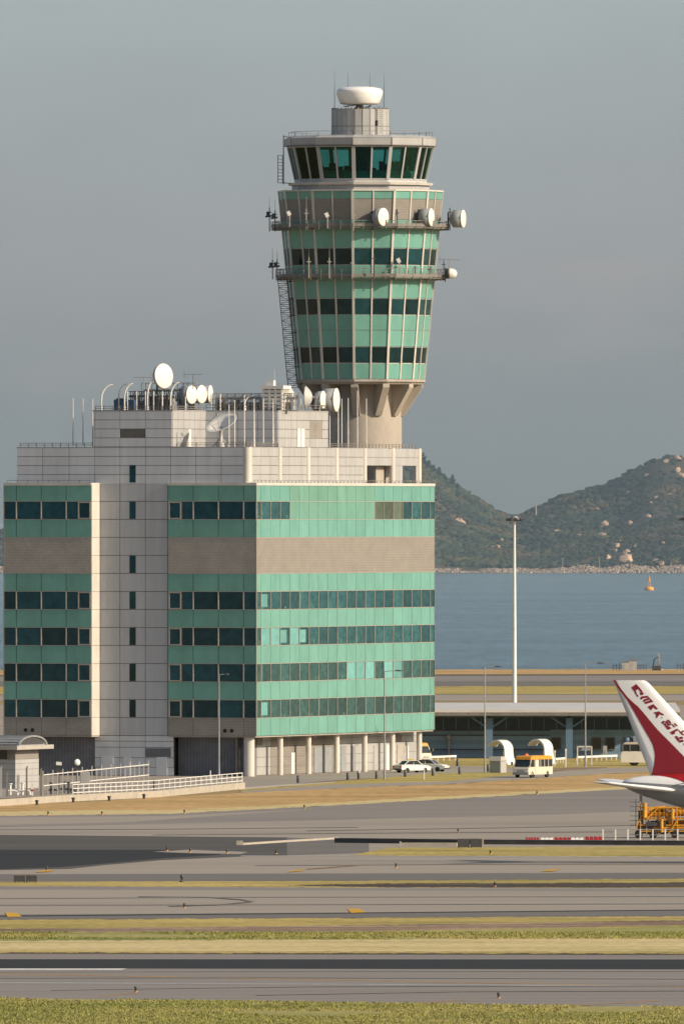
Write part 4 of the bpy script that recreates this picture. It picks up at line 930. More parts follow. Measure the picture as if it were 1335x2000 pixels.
for k in range(4): q.box(-.06,2.26,-2.4+k*.75,-2.2+k*.75,.1,2.5)
q.build('casing',M['white'],o); q=MB(); q.box(-.2,2.4,-2.6,.3,2.5,2.9); q.build('hood',M['white'],o); q=MB(); q.box(.3,1.0,-1.2,-.3,2.9,3.5); q.bar((.6,-1.2,3.4),(.6,-1.2,4.8),.04,.04); q.build('vent',M['white'],o)
o=thing('hand_rail_box','low white pipe rack at the foot of the tipped satellite dish','pipe rack',BL(P2x-1.5,P1a-2,PZ+.04),BRZ); q=MB()
for k in range(7): q.bar((0,-k*.7,0),(0,-k*.7,.7),.07,.07)
q.bar((0,0,.68),(0,-4.2,.68),.07,.07); q.bar((0,0,.35),(0,-4.2,.35),.07,.07); q.build('rail',M['offwhite'],o)
o.name='pipe_rack'

# ------------------------------------------------------------------ hills, shore rocks
YS,YR=9500.0,10100.0
prof=[(-1500,1000),(-900,1015),(-400,1030),(-120,1042),(0,1040),(10,1038),(120,990),(300,930),(520,885),(680,872),(760,878),(815,897),(850,925),(880,948),(900,958),(930,977),(960,996),(985,1008),(1003,1013),(1020,1007),(1050,992),(1080,979),(1100,970),(1130,964),(1160,957),(1185,951),(1200,943),(1220,932),(1240,920),(1262,906),(1280,897),(1300,892),(1330,893),(1380,905),(1450,930),(1600,960),(2000,1010),(2600,1040)]
def ridge(px):
    for (x0,y0),(x1,y1) in zip(prof[:-1],prof[1:]):
        if x0<=px<=x1:
            f=(px-x0)/(x1-x0); return y0+(y1-y0)*f
    return 1045
def hillz(X,Y):
    px=667.5+X*F/YR; zr=H-(ridge(px)-1000)*YR/F-2.0
    t=(Y-YS)/(YR-YS)
    if t<0: return -9.0
    if t<1: k=t**.72*(1-.18*math.sin(t*math.pi))
    else: k=max(-.2,1-(t-1)**1.6*1.5)
    n=mnoise.fractal(Vector((X*.012,Y*.006,3.3)),1.0,2.0,4)*6*min(1,4*t*max(0,1-t)+.08)
    gully=abs(mnoise.noise(Vector((X*.02,Y*.002,7.7))))*-9*math.sin(min(1,t)*math.pi)
    return (zr+5)*k-5+n+gully+2*min(1,t*20)
hm=bpy.data.materials.new('hill_scrub'); hm.use_nodes=True
def veg_material(m,stops,sc,rough=.95):
    N=m.node_tree.nodes; L=m.node_tree.links; b=N['Principled BSDF']; b.inputs['Roughness'].default_value=rough; b.inputs['Specular IOR Level'].default_value=.1
    tc=N.new('ShaderNodeTexCoord'); n=N.new('ShaderNodeTexNoise'); n.inputs['Scale'].default_value=sc; n.inputs['Detail'].default_value=5; n.inputs['Roughness'].default_value=.6; L.new(tc.outputs['Object'],n.inputs['Vector'])
    r=N.new('ShaderNodeValToRGB'); e=r.color_ramp.elements
    while len(e)<len(stops): e.new(.5)
    for k,(p,c) in enumerate(stops): e[k].position=p; e[k].color=(*c,1)
    L.new(n.outputs['Fac'],r.inputs[0]); at=N.new('ShaderNodeAttribute'); at.attribute_name='tint'
    v=N.new('ShaderNodeVectorMath'); v.operation='MULTIPLY'; L.new(r.outputs[0],v.inputs[0]); L.new(at.outputs['Color'],v.inputs[1]); L.new(v.outputs[0],b.inputs['Base Color'])
veg_material(hm,[(.3,(.025,.037,.022)),(.48,(.045,.047,.03)),(.6,(.085,.064,.045)),(.75,(.10,.062,.045))],.02)
b=MB(); nx,ny=190,64; xs_=[-520+k*1160/nx for k in range(nx+1)]; ys_=[YS-6+k*1150/ny for k in range(ny+1)]
vs=[(X,Y-D0,hillz(X,Y)) for Y in ys_ for X in xs_]
b.add(vs,[(j*(nx+1)+i,j*(nx+1)+i+1,(j+1)*(nx+1)+i+1,(j+1)*(nx+1)+i) for j in range(ny) for i in range(nx)],True)
struct(b.build('hill',hm,recalc=False))
# scrub: thousands of small ragged bushes, one mass
ph=(1+5**.5)/2
ICO=np.array([(-1,ph,0),(1,ph,0),(-1,-ph,0),(1,-ph,0),(0,-1,ph),(0,1,ph),(0,-1,-ph),(0,1,-ph),(ph,0,-1),(ph,0,1),(-ph,0,-1),(-ph,0,1)])/math.sqrt(1+ph*ph)
ICF=np.array([(0,11,5),(0,5,1),(0,1,7),(0,7,10),(0,10,11),(1,5,9),(5,11,4),(11,10,2),(10,7,6),(7,1,8),(3,9,4),(3,4,2),(3,2,6),(3,6,8),(3,8,9),(4,9,5),(2,4,11),(6,2,10),(8,6,7),(9,8,1)])
rng=np.random.default_rng(4)
def blob_mesh(name,centers,sizes,squash,mats,tints,jit=.35):
    n=len(centers); V=ICO[None]*(1+rng.uniform(-jit,jit,(n,12,1)))
    V=V*sizes[:,None,None]*np.array([1,1,squash])[None,None]+centers[:,None,:]
    Fi=(ICF[None]+12*np.arange(n)[:,None,None]).reshape(-1,3)
    me=bpy.data.meshes.new(name); me.vertices.add(n*12); me.vertices.foreach_set('co',V.reshape(-1).astype(np.float32))
    nf=len(Fi); me.loops.add(nf*3); me.loops.foreach_set('vertex_index',Fi.reshape(-1).astype(np.int32))
    me.polygons.add(nf); me.polygons.foreach_set('loop_start',np.arange(0,nf*3,3,dtype=np.int32)); me.polygons.foreach_set('loop_total',np.full(nf,3,dtype=np.int32))
    me.update(calc_edges=True); me.materials.append(mats)
    at=me.color_attributes.new('tint','FLOAT_COLOR','CORNER'); c=np.ones((n,60,4),np.float32); c[:,:,:3]=tints[:,None,:]; at.data.foreach_set('color',c.reshape(-1))
    me.validate(); o=bpy.data.objects.new(name,me); col.objects.link(o); return o
cs=[];sz=[];tt=[]
for k in range(26000):
    X=random.uniform(-330,420) if k%5 else random.uniform(40,235); Y=YS+14+(random.random()**1.25)*(YR-YS+50)
    if X<-200 and k%3: continue
    d=mnoise.fractal(Vector((X*.022,Y*.010,1.5)),1.0,2.0,3)
    if d<-.22 and random.random()<.75: continue
    zz_=hillz(X,Y); s_=random.uniform(1.1,2.6)*(1.25 if d>.1 else .85)
    cs.append((X,Y-D0,zz_+s_*.25)); sz.append(s_)
    v=random.uniform(.62,1.3)*(1+.5*d); tt.append((v*random.uniform(.85,1.25),v,v*random.uniform(.8,1.1)))
sm_=bpy.data.materials.new('scrub_leaves'); sm_.use_nodes=True
veg_material(sm_,[(.32,(.010,.024,.020)),(.45,(.021,.036,.023)),(.55,(.042,.050,.026)),(.66,(.070,.056,.035))],.022)
o=blob_mesh('hill_scrub',np.array(cs),np.array(sz),.72,sm_,np.array(tt)); o['kind']='stuff'; o['label']='dark green scrub and low trees covering the far hills'
# boulders
def rock_mesh(seed,n=2):
    import bmesh
    bm=bmesh.new(); bmesh.ops.create_icosphere(bm,subdivisions=n,radius=1)
    for v in bm.verts:
        p=v.co*1.1+Vector((seed*3.1,seed*1.7,seed)); v.co*=1+.6*mnoise.noise(p)+.3*mnoise.noise(p*2.7)
    me=bpy.data.meshes.new('boulder'); bm.to_mesh(me); bm.free(); me.materials.append(M['rock'])
    a_=me.color_attributes.new('tint','FLOAT_COLOR','CORNER'); a_.data.foreach_set('color',[1.0]*(4*len(a_.data)))
    return me
RM=[rock_mesh(k) for k in range(6)]
def hill_at(px,py):                              # first point of the hillside on this line of sight
    Y=YS
    while Y<YR+200:
        p=W(px,py,Y)
        if hillz(p.x,Y)>=p.z: return p
        Y+=3
    return W(px,py,YR)
BO=[(898,1021,10,7,'biggest pale boulder on the left hill slope'),(903,1047,6,6,'pale boulder below the biggest one on the left hill'),(967,1073,10,7,'wide orange boulder low on the left hill near the mast'),(1180,1027,9,8,'large round boulder halfway up the right hill'),(1175,1048,9,6,'boulder just below the large round one on the right hill'),(1098,1034,7,5,'pale boulder on the left shoulder of the right hill'),(1281,975,6,5,'flat boulder on the upper right hill'),(1322,897,7,6,'boulder on the skyline at the right edge of the photo'),(1322,922,7,7,'upper of two pale boulders on the right hill at the photo edge'),(1328,931,8,7,'lower of two pale boulders on the right hill at the photo edge'),(1224,1097,16,13,'tall weathered rock outcrop above the breakwater'),(1222,1084,9,9,'rock stacked on the tall outcrop above the breakwater'),(1278,1100,9,6,'left rounded boulder just above the breakwater rocks'),(1291,1103,8,5,'middle rounded boulder just above the breakwater rocks'),(1314,1101,9,5,'right rounded boulder just above the breakwater rocks'),(1187,1091,6,5,'boulder left of the tall rock outcrop'),(1198,1078,8,4,'flat slab boulder left above the tall rock outcrop')]
for n,(px,py,a_,c_,lab) in enumerate(BO):
    p=hill_at(px,py); k=p.y+D0; o=bpy.data.objects.new('boulder',RM[n%6]); col.objects.link(o); o.location=p+Vector((0,-3.0,.8))
    o.scale=(a_*.47*k/F*2.0,a_*.4*k/F*2.0,c_*.47*k/F*2.0); o.rotation_euler=(0,0,n*1.3); tag(o,lab,'boulder','granite boulders on the hills')
small=[(880,1035),(916,1054),(978,1058),(1052,1040),(1093,1050),(1088,1041),(1132,1049),(1162,1050),(1210,1061),(1203,1068),(1165,998),(1130,1019),(1264,932),(1300,903),(1270,985),(1245,948),(1226,966),(1308,969),(1265,1011),(1294,1063),(1230,1024),(1159,999),(1182,1000),(1240,1071),(1203,1071)]
for n,(px,py) in enumerate(small):
    p=hill_at(px,py); o=bpy.data.objects.new('boulder',RM[n%6]); col.objects.link(o); o.location=p+Vector((0,-2.5,1.0)); q=random.uniform(.7,1.6)
    o.scale=(q*1.1,q,q*.8); o.rotation_euler=(0,0,n); tag(o,'small pale boulder peeping out of the scrub on the far hills','boulder','small boulders in the scrub')
# shore and breakwater rocks
cs=[];sz=[];tt=[]
for k in range(2600):
    px=random.uniform(840,1480); right=px>1050
    X=(px-667.5)*YS/F
    hgt=(5.2 if right else 3.4)*(.75+.5*mnoise.noise(Vector((px*.02,0,0))))*(min(1,max(.35,(px-1040)/90)) if right else 1)
    if 900<px<935: hgt*=.45
    u_=random.random(); s_=random.uniform(.5,1.25)*(1 if right else .8)
    cs.append((X,YS-14+u_*18-D0,-5+u_*hgt)); sz.append(s_); v=random.uniform(.6,1.3); tt.append((v,v*.97,v*.93))
for k in range(500):
    px=random.uniform(-60,60); X=(px-667.5)*YS/F; u_=random.random(); cs.append((X,YS-14+u_*18-D0,-5+u_*3.5)); sz.append(random.uniform(.5,1.2)); v=random.uniform(.6,1.3); tt.append((v,v*.97,v*.93))
o=blob_mesh('shore_rocks',np.array(cs),np.array(sz),.75,M['rockgrey'],np.array(tt),.3); tag(o,'tumbled pale rocks along the foot of the hills',kind='stuff')
cs=[];sz=[];tt=[]
for k in range(900):
    px=random.uniform(-80,1420); X=(px-667.5)*3155/F; u_=random.random()
    cs.append((X,3151+u_*7-D0,-.7+.75*mnoise.noise(Vector((px*.05,0,0)))-u_*.8+.3)); sz.append(random.uniform(.35,.75)); v=random.uniform(.7,1.5); tt.append((v,v*.97,v*.93))
o=blob_mesh('bank_rocks',np.array(cs),np.array(sz),.7,M['rockgrey'],np.array(tt),.3); tag(o,'rocks along the near sea bank behind the runway',kind='stuff')
# trees on the left ridge
def leafy(b,c,r,n,s_,zs=1.0,lo=.5):
    for k in range(n):
        d=Vector((random.gauss(0,1),random.gauss(0,1),random.gauss(0,1))).normalized()*r*random.random()**.4; d.z*=zs
        a_=Vector((random.gauss(0,1),random.gauss(0,1),random.gauss(0,1))).normalized(); e_=a_.orthogonal().normalized(); p=Vector(c)+d; q=s_*random.uniform(.6,1.3)
        v=random.uniform(lo,1.3)*(1+.25*d.z/r); b.quad(p-a_*q,p+e_*q*.6,p+a_*q,p-e_*q*.6,0,(v,v,v))
TR=[(826,905,9.5,'tallest leafy tree on the left ridge beside the office block'),(838,912,7.5,'second leafy tree on the left ridge, right of the tallest'),(846,920,6.5,'spindly tree on the left ridge above the office roof corner'),(858,929,8,'narrow tree standing up from the left ridge'),(868,938,5.5,'short bushy tree on the left ridge'),(884,953,9,'bare topped tree sticking up from the left ridge'),(893,957,5,'last small tree down the left ridge')]
for n,(px,py,hh,lab) in enumerate(TR):
    p=W(px,ridge(px)+8,YR-20); X=p.x; p.z=hillz(X,YR-20)-.5; o=thing('ridge_tree',lab,'tree',p,0,'trees on the left ridge')
    q=MB(); q.tube((0,0,0),(.2,0,hh*.95),.22,.05,6); 
    for k in range(5): g_=random.uniform(0,6.28); h_=hh*random.uniform(.35,.8); q.tube((0,0,h_),(math.cos(g_)*1.6,math.sin(g_)*1.6,h_+1.2),.08,.03,5)
    q.build('trunk',M['bark'],o); q=MB()
    for k in range(7):
        f=k/6; g_=random.uniform(0,6.28); rr=hh*.24*(1.15-f)*random.uniform(.7,1.3); leafy(q,(math.cos(g_)*rr*.8,math.sin(g_)*rr*.8,hh*(.25+.7*f)),max(.6,rr*1.2),60,.5,.8)
    q.build('crown',M['needle'],o)
# small things on the far island
p=hill_at(1046,1012); q=MB(); q.tube((0,0,0),(0,0,9),.45,.35,8); q.bar((-1,0,8.6),(1.2,0,8.8),.4,.4); o=q.build('relay_mast',M['offwhite']); o.location=p; tag(o,'thin pale relay mast in the saddle between the hills','mast')
p=hill_at(1042,1023); o=thing('hill_hut','small white hut low in the saddle between the hills','hut',p); q=MB(); q.box(-1.8,1.8,-1.5,1.5,-1,2.2); q.build('wall',M['offwhite'],o); q=MB(); q.prism([(-2,-1.7,2.2),(2,-1.7,2.2),(0,-1.7,3)],(0,3.4,0)); q.build('roof',M['rail'],o)
for n,(px,hh) in enumerate(((1098,8.5),(1128,5),(1148,5),(1170,9),(1310,6))):
    p=W(px,1113,YS+2); q=MB(); q.tube((0,0,-3),(0,0,hh-2),.22,.18,6); q.bar((-.6,0,hh-2),(.7,0,hh-2.1),.35,.35); o=q.build('shore_post',M['steel']); o.location=p; tag(o,'%s marker post from the left on the far breakwater'%ordn[n],'post','marker posts on the far breakwater')
# buoy
p=W(1267,1153,(H+5)*F/153); o=thing('buoy','yellow navigation buoy with lattice top floating in the channel','buoy',(p.x,p.y,-5))
q=MB(); q.lathe([(1.3,-.6),(2.0,-.1),(2.15,.6),(1.9,1.3),(1.2,1.6),(.001,1.65)],20); q.build('float',M['buoy'],o)
q=MB()
for k in range(4):
    g_=R_(45+90*k); a_=Vector((math.cos(g_),math.sin(g_),0)); q.bar(a_*1.0+Vector((0,0,1.5)),a_*.3+Vector((0,0,5.4)),.16,.16)
for zz_ in (2.6,3.8,5.0): q.lathe([(1.0-(zz_-1.5)*.18,zz_),(1.05-(zz_-1.5)*.18,zz_+.18)],8)
q.lathe([(.55,4.1),(.5,5.3)],8); q.build('cage',M['buoy'],o)
q=MB(); q.lathe([(.25,5.4),(.35,5.7),(.1,6.0),(.1,6.7),(.001,6.8)],10); q.build('lantern',M['orange'],o)

# ------------------------------------------------------------------ shore-side equipment beyond the far runway
YB=3140.0
def at_bank(px): return Vector(((px-667.5)*YB/F,YB-D0,0))
for px,wd,hh,lab in ((1221,1.3,1.6,'left pale equipment cabin by the sea bank'),(1235,1.5,1.9,'right pale equipment cabin by the sea bank')):
    o=thing('equipment_cabin',lab,'cabin',at_bank(px),0,'cabins by the sea bank'); q=MB(); q.box(-wd/2,wd/2,-.7,.7,0,hh); q.build('wall',M['offwhite'],o); q=MB(); q.box(-wd/2-.1,wd/2+.1,-.8,.8,hh,hh+.12); q.build('roof',M['rail'],o); q=MB(); q.box(-.3,.2,-.74,-.705,.1,hh*.7); q.build('door',M['frame'],o)
for px,lab in ((1206,'left dark tubular frame on the sea bank, beside the cabins'),(1252,'right dark tubular frame on the sea bank, between cabins and horn'),(1331,'dark tubular frame on the sea bank at the right edge of the photo')):
    q=MB()
    for k in range(4): q.bar((-.9+.6*k,0,0),(-.9+.6*k,0,random.uniform(1.1,1.7)),.09,.09)
    q.bar((-1,0,1.0),(1,0,1.0),.09,.09); q.bar((-1,0,.5),(1,0,.5),.07,.07); o=q.build('tube_frame',M['darksteel']); o.location=at_bank(px); tag(o,lab,'frame','tubular frames on the sea bank')
o=thing('radar_horn','tall pale curved radar reflector on a dark base by the sea bank','radar',at_bank(1281))
q=MB(); rings=[]
for k in range(9):
    f=k/8; zz_=.9+2.4*f; xx=.15+.55*math.sin(f*2.2)-.35*f; wd=.75*math.sin(math.pi*min(1,.25+.72*f))+.1; rings.append([(xx-.05,-wd,zz_),(xx+.22,-wd*.9,zz_),(xx+.22,wd*.9,zz_),(xx-.05,wd,zz_)])
q.loft(rings,sm=False); q.build('reflector',M['rockgrey'],o); q=MB(); q.box(-.8,.9,-.6,.6,0,.9); q.bar((-.6,0,.9),(-.4,0,2.2),.2,.2); q.bar((-.4,0,2.2),(.4,0,2.6),.12,.12); q.build('base',M['darksteel'],o)

# ------------------------------------------------------------------ long low shed behind
YW=2018.0; wx=lambda px,Y=YW: (px-667.5)*Y/F
o=thing('long_shed','long low blue-grey shed with a pale roof behind the office block','shed',(0,YW-D0,0))
x0,x1=wx(742),wx(1322); zr=lambda py: H-(py-1000)*YW/F
q=MB(); q.box(x0,x1,5,24,0,5.7); q.build('wall',M['shedwall'],o)
q=MB(); q.prism([(x0-.3,-1.2,6.02),(x0-.3,26,6.6),(x0-.3,26,6.3),(x0-.3,-1.2,5.72)],(x1-x0+.6,0,0)); q.build('roof',M['shedroof'],o)
q=MB(); q.box(x0-.3,x1+.3,-1.28,-1.02,5.3,5.71); q.build('gutter',M['rail'],o)
q=MB(); q.box(x0,x1,4.8,4.98,3.5,4.95)
k=x0
while k<x1: q.box(k,k+.12,4.7,4.8,3.5,4.95,1); k+=1.55
q.build('clerestory',[M['navy'],M['shedcol']],o)
for px in (800,955,1111,1268):
    q=MB(); c=wx(px); q.box(c-.42,c+.42,0,.8,0,5.0); q.bar((c-.4,.4,3.9),(c-2.3,.4,5.15),.2,.2); q.bar((c+.4,.4,3.9),(c+2.3,.4,5.15),.2,.2); q.bar((c,.4,5.0),(c,5,5.2),.25,.25); q.build('column',M['shedcol'],o)
for px in (1086,1165,1192,1228,1300):
    q=MB(); c=wx(px); q.box(c-.55,c+.55,4.88,5.02,1.1,2.5); w_=q.build('window',M['carglass'],o); q=MB()
    for a_ in ((c-.62,c-.55,1.05,2.55),(c+.55,c+.62,1.05,2.55),(c-.55,c+.55,2.5,2.58),(c-.55,c+.55,1.0,1.1)): q.box(a_[0],a_[1],4.84,4.98,a_[2],a_[3])
    q.build('frame',M['rail'],w_)
for px in (1080,):
    q=MB(); c=wx(px); q.box(c-.5,c+.5,4.9,4.99,.05,2.1); q.build('door',M['shedcol'],o)
q=MB()
for zz_ in (1.0,2.75,3.35): q.box(x0,wx(1075),4.9,4.995,zz_,zz_+.12)
q.build('wall_band',M['darksteel'],o)
# tall floodlight masts
def flood_mast(px,top,Y,lab):
    o=thing('floodlight_mast',lab,'floodlight mast',((px-667.5)*Y/F,Y-D0,0),0,'tall floodlight masts'); hh=H-(top-1000)*Y/F
    q=MB(); q.tube((0,0,0),(0,0,hh*.5),.36,.26,14); q.tube((0,0,hh*.5),(0,0,hh-.4),.26,.15,14); q.build('pole',M['white'],o)
    q=MB(); q.lathe([(.2,hh-.7),(.55,hh-.5),(.6,hh-.2),(.3,hh+.1),(.001,hh+.15)],14); q.lathe([(.95,hh-.38),(1.0,hh-.3),(.9,hh-.3)],18)
    for k in range(6): g_=k*R_(60); q.bar((0,0,hh-.3),(math.cos(g_),math.sin(g_),hh-.34),.07,.07)
    q.build('head_frame',M['steel'],o)
    for k in range(8):
        g_=k*R_(45)+.2; a_=Vector((math.cos(g_),math.sin(g_),0)); q=MB(); q.bar(a_*.75+Vector((0,0,hh-.25)),a_*1.2+Vector((0,0,hh-.5)),.42,.24); q.build('floodlight',M['darksteel'],o)
    return o
flood_mast(1004,1009,2243,'tall white floodlight mast standing behind the long shed')
flood_mast(1343,1008,2243,'floodlight mast whose dark head just enters the right edge of the photo')
# street lamps
def street_lamp(px,py,top,arm,lab,double=False):
    p=G(px,py); k=(p.y+D0)/F; hh=(py-top)*k; o=thing('street_lamp',lab,'street lamp',p,0,'slim street lamps')
    q=MB(); q.tube((0,0,0),(0,0,1.2),.13,.12,10); q.tube((0,0,1.2),(0,0,hh),.10,.055,10); q.build('pole',M['steel'],o)
    ax=arm*k; q=MB(); q.path([(0,0,hh-.05),(ax*.3,0,hh+.03),(ax*.62,0,hh+.06)],.045,6); q.build('arm',M['steel'],o)
    q=MB(); q.loft([[(ax*.6,-.1,hh+.0),(ax*.6,.1,hh+.0),(ax*.6,.1,hh+.12),(ax*.6,-.1,hh+.12)],[(ax*.8,-.17,hh-.04),(ax*.8,.17,hh-.04),(ax*.8,.14,hh+.14),(ax*.8,-.14,hh+.14)],[(ax,-.1,hh),(ax,.1,hh),(ax,.08,hh+.08),(ax,-.08,hh+.08)]],sm=False); q.build('lamp_head',M['darksteel'],o); return o
street_lamp(427.5,1522,1318,20,'street lamp in front of the shaded left facade')
street_lamp(750.5,1523,1311,36,'street lamp in front of the sunlit right facade near the parked cars')
street_lamp(946.5,1509,1303,33,'street lamp left of the curved vent hoods')
street_lamp(1142.5,1499,1296,38,'street lamp left of the aircraft tail')

# ------------------------------------------------------------------ things on the lawn right of the office block
def vent_hood(px,py,rz,lab):
    p=G(px,py); o=thing('vent_hood',lab,'vent hood',p,rz,'curved vent hoods'); r=1.25; w_=1.0; q=MB(); rings=[]
    for k in range(17):
        a_=R_(-8+166*k/16); t_=.14+.10*math.sin(k/16*math.pi); rings.append([(math.cos(a_)*r,-w_,1.75+math.sin(a_)*r),(math.cos(a_)*(r-t_),-w_,1.75+math.sin(a_)*(r-t_)),(math.cos(a_)*(r-t_),w_,1.75+math.sin(a_)*(r-t_)),(math.cos(a_)*r,w_,1.75+math.sin(a_)*r)])
    q.loft(rings,sm=False); q.build('hood',M['white'],o)
    q=MB(); rings=[]
    for k in range(7): f=k/6; rings.append([(r+.45*f*f,-w_,1.62-1.6*f),(r-.22+.3*f*f,-w_,1.62-1.6*f),(r-.22+.3*f*f,w_,1.62-1.6*f),(r+.45*f*f,w_,1.62-1.6*f)])
    q.loft(rings,sm=False); q.build('duct',M['white'],o)
    q=MB(); q.box(-.9,.9,-w_+.1,w_-.1,0,.75); q.build('intake_box',M['dishback'],o); return o
vent_hood(976,1494,R_(-32),'curved white vent hood with a cabinet in front of it')
vent_hood(1054,1492,R_(-32),'curved white vent hood behind the orange-roofed minibus')
p=G(977,1510); o=thing('utility_cabinet','small pale utility cabinet with a sloped lid below the left vent hood','cabinet',p,R_(58)); q=MB(); q.box(0,1.3,0,1.5,0,1.4); q.build('casing',M['offwhite'],o); q=MB(); q.prism([(-.1,-.1,1.4),(1.4,-.1,1.4),(1.2,.2,1.9),(.4,.2,1.9)],(0,1.6,0)); q.build('lid',M['frame'],o); q=MB(); q.box(-.03,0,.15,1.35,.1,1.3); q.build('door',M['dishback'],o)
p=G(876,1481); q=MB(); q.tube((0,0,0),(0,0,2.2),.13,.11,10); q.lathe([(.16,2.2),(.32,2.4),(.36,2.65),(.25,2.9),(.001,2.98)],12); o=q.build('globe_lamp',M['steel']); o.location=p; tag(o,'short post lamp with a round head by the white barrier','lamp')
def low_barrier(x0_,y0_,x1_,y1_,lab,h=.55):
    a_=G(x0_,y0_); c_=G(x1_,y1_); o=thing('pipe_barrier',lab,'barrier',a_,0,'low white pipe barriers'); d=c_-a_; q=MB(); q.bar((0,0,h),d+Vector((0,0,h)),.28,.24); q.build('beam',M['white'],o); q=MB()
    n=max(2,int(d.length/1.6))
    for k in range(n+1): q.bar(d*k/n,d*k/n+Vector((0,0,h-.1)),.12,.12)
    q.build('post',M['white'],o)
low_barrier(832,1488,889,1486,'low white barrier between the office corner and the post lamp')
low_barrier(1078,1492,1104,1490,'low white barrier right beside the minibus')
low_barrier(1126,1488,1203,1485,'low white barrier before the shed door, behind the goal frame')
for n,(px,py,hh) in enumerate(((1083,1497,1.9),(1104.5,1499,2.2))):
    p=G(px,py); q=MB(); q.bar((0,0,0),(0,0,hh),.16,.16); q.bar((0,0,hh-.3),(0,0,hh),.22,.22); o=q.build('white_post',M['white']); o.location=p; tag(o,('left','right')[n]+' of two white posts just right of the minibus','post','white posts beside the minibus')
p=G(1141,1495); o=thing('goal_frame','white goal shaped frame holding a small sign by the street lamp','frame',p); q=MB(); q.bar((-.85,0,0),(-.85,0,2.3),.13,.13); q.bar((.85,0,0),(.85,0,2.3),.13,.13); q.bar((-.85,0,2.25),(.85,0,2.25),.13,.13); q.build('frame',M['white'],o); q=MB(); q.box(-.7,.7,-.05,.02,1.75,2.15); q.build('sign_board',M['dishback'],o); q=MB(); q.box(-.7,-.35,-.065,-.052,1.8,2.1); q.build('sign_mark',M['blue'],o)
p=G(1181,1484); o=thing('marker_board','upright cream marker board with a dark stripe before the shed','sign',p); q=MB(); q.box(-.24,.24,-.08,.08,.2,1.7); q.bar((0,0,0),(0,0,.3),.1,.1); q.build('board',M['offwhite'],o); q=MB(); q.box(-.06,.06,-.1,-.083,.55,1.15); q.build('stripe',M['dishback'],o)
# bollards along the car park
bl=[(582,1530,'dark'),(679,1524,'d'),(700,1523,'top'),(735,1522,'d'),(791,1518,'d'),(845,1516,'d'),(893,1497,'d'),(897,1513,'d'),(953,1508,'d')]
for n,(px,py,kd) in enumerate(bl):
    p=G(px,py); o=thing('bollard','%s dark bollard from the left along the car park edge'%ordn[n] if kd!='top' else 'dark bollard with a pale cap along the car park edge','bollard',p,0,'bollards along the car park'); q=MB(); q.lathe([(.17,0),(.17,.78),(.12,.86),(.001,.88)],12); q.build('post',M['darksteel'],o)
    q=MB(); q.lathe([(.175,.55),(.175,.68)],12) if kd!='top' else q.lathe([(.2,.78),(.2,.98),(.001,1.05)],12); q.build('band',M['rail'] if kd!='top' else M['offwhite'],o)
for px,py,hh,lab in ((828,1523,1.35,'white marker post in the grass before the parked cars'),(411,1528,1.3,'white marker post behind the end of the white railing')):
    p=G(px,py); q=MB(); q.bar((0,0,0),(0,0,hh),.13,.13); o=q.build('marker_post',M['white']); o.location=p; tag(o,lab,'post')

# ------------------------------------------------------------------ vehicles
def wheel(parent,x,y,r,w_=.22,name='wheel'):
    q=MB(); q.lathe([(r*.62,-w_/2),(r*.97,-w_/2),(r,-w_*.3),(r,w_*.3),(r*.97,w_/2),(r*.62,w_/2)],20,(x,y,r),(0,1,0)); t=q.build(name,M['black'],parent)
    q=MB(); q.lathe([(.001,-w_*.42),(r*.3,-w_*.45),(r*.62,-w_*.4),(r*.62,w_*.4),(r*.3,w_*.45),(.001,w_*.42)],16,(x,y,r),(0,1,0)); q.build('rim',M['chrome'],t)
def body_loft(b,prof,hw,m=0,n=5,cr=.12,t=1.0):
    """side outline prof [(x,z)] swept across with rounded shoulders"""
    rings=[]
    for y,ins in ((-hw,cr),(-hw+cr*.45,cr*.25),(-hw+cr*1.3,0),(hw-cr*1.3,0),(hw-cr*.45,cr*.25),(hw,cr)):
        cxx=sum(p[0] for p in prof)/len(prof); czz=sum(p[1] for p in prof)/len(prof); r_=[]
        for (x,z_) in prof:
            d=Vector((x-cxx,0,z_-czz)); f=max(0,1-ins/max(d.length,.01)*.6); r_.append((cxx+d.x*f,y,czz+d.z*f))
        rings.append(r_)
    b.loft(rings,m,t,False)
def car(px,py,rz,lab):                        # x = forward
    o=thing('saloon_car',lab,'car',G(px,py),rz,'white saloon cars')
    q=MB(); body_loft(q,[(-2.2,.35),(-2.25,.6),(-2.15,.92),(-1.3,.98),(.75,.94),(1.9,.82),(2.2,.62),(2.2,.32),(1.6,.26),(-1.7,.26)],.84); q.build('body',M['carwhite'],o)
    q=MB(); body_loft(q,[(-1.62,.95),(-1.0,1.36),(-.6,1.41),(.1,1.41),(.35,1.37),(1.0,.93)],.70,cr=.1); q.build('cabin',M['carglass'],o)
    q=MB(); body_loft(q,[(-1.05,1.375),(-.6,1.445),(.1,1.445),(.4,1.375)],.62,cr=.06)
    for y in (-.69,.69):
        for a_,c_ in (((-1.62,.96),(-1.02,1.38)),((.98,.94),(.36,1.39)),((-.28,.96),(-.3,1.41))): q.bar((a_[0],y,a_[1]),(c_[0],y*.93,c_[1]),.07,.07)
    q.build('roof',M['carwhite'],o)
    for x in (-1.32,1.3):
        for y in (-.76,.76): wheel(o,x,y,.30,.2)
    for y in (-.66,.66):
        q=MB(); q.box(-2.27,-2.2,y-.17,y+.17,.62,.80); q.build('tail_light',M['lampred'],o)
        q=MB(); q.box(2.12,2.21,y-.17,y+.17,.55,.70); q.build('headlight',M['lens'],o)
    q=MB(); q.box(-2.28,-2.22,-.26,.26,.60,.72); q.build('number_plate',M['plate'],o)
    q=MB(); q.box(-2.3,-2.15,-.84,.84,.34,.50); q.box(2.15,2.27,-.84,.84,.32,.48); q.build('bumper',M['darksteel'],o)
    return o
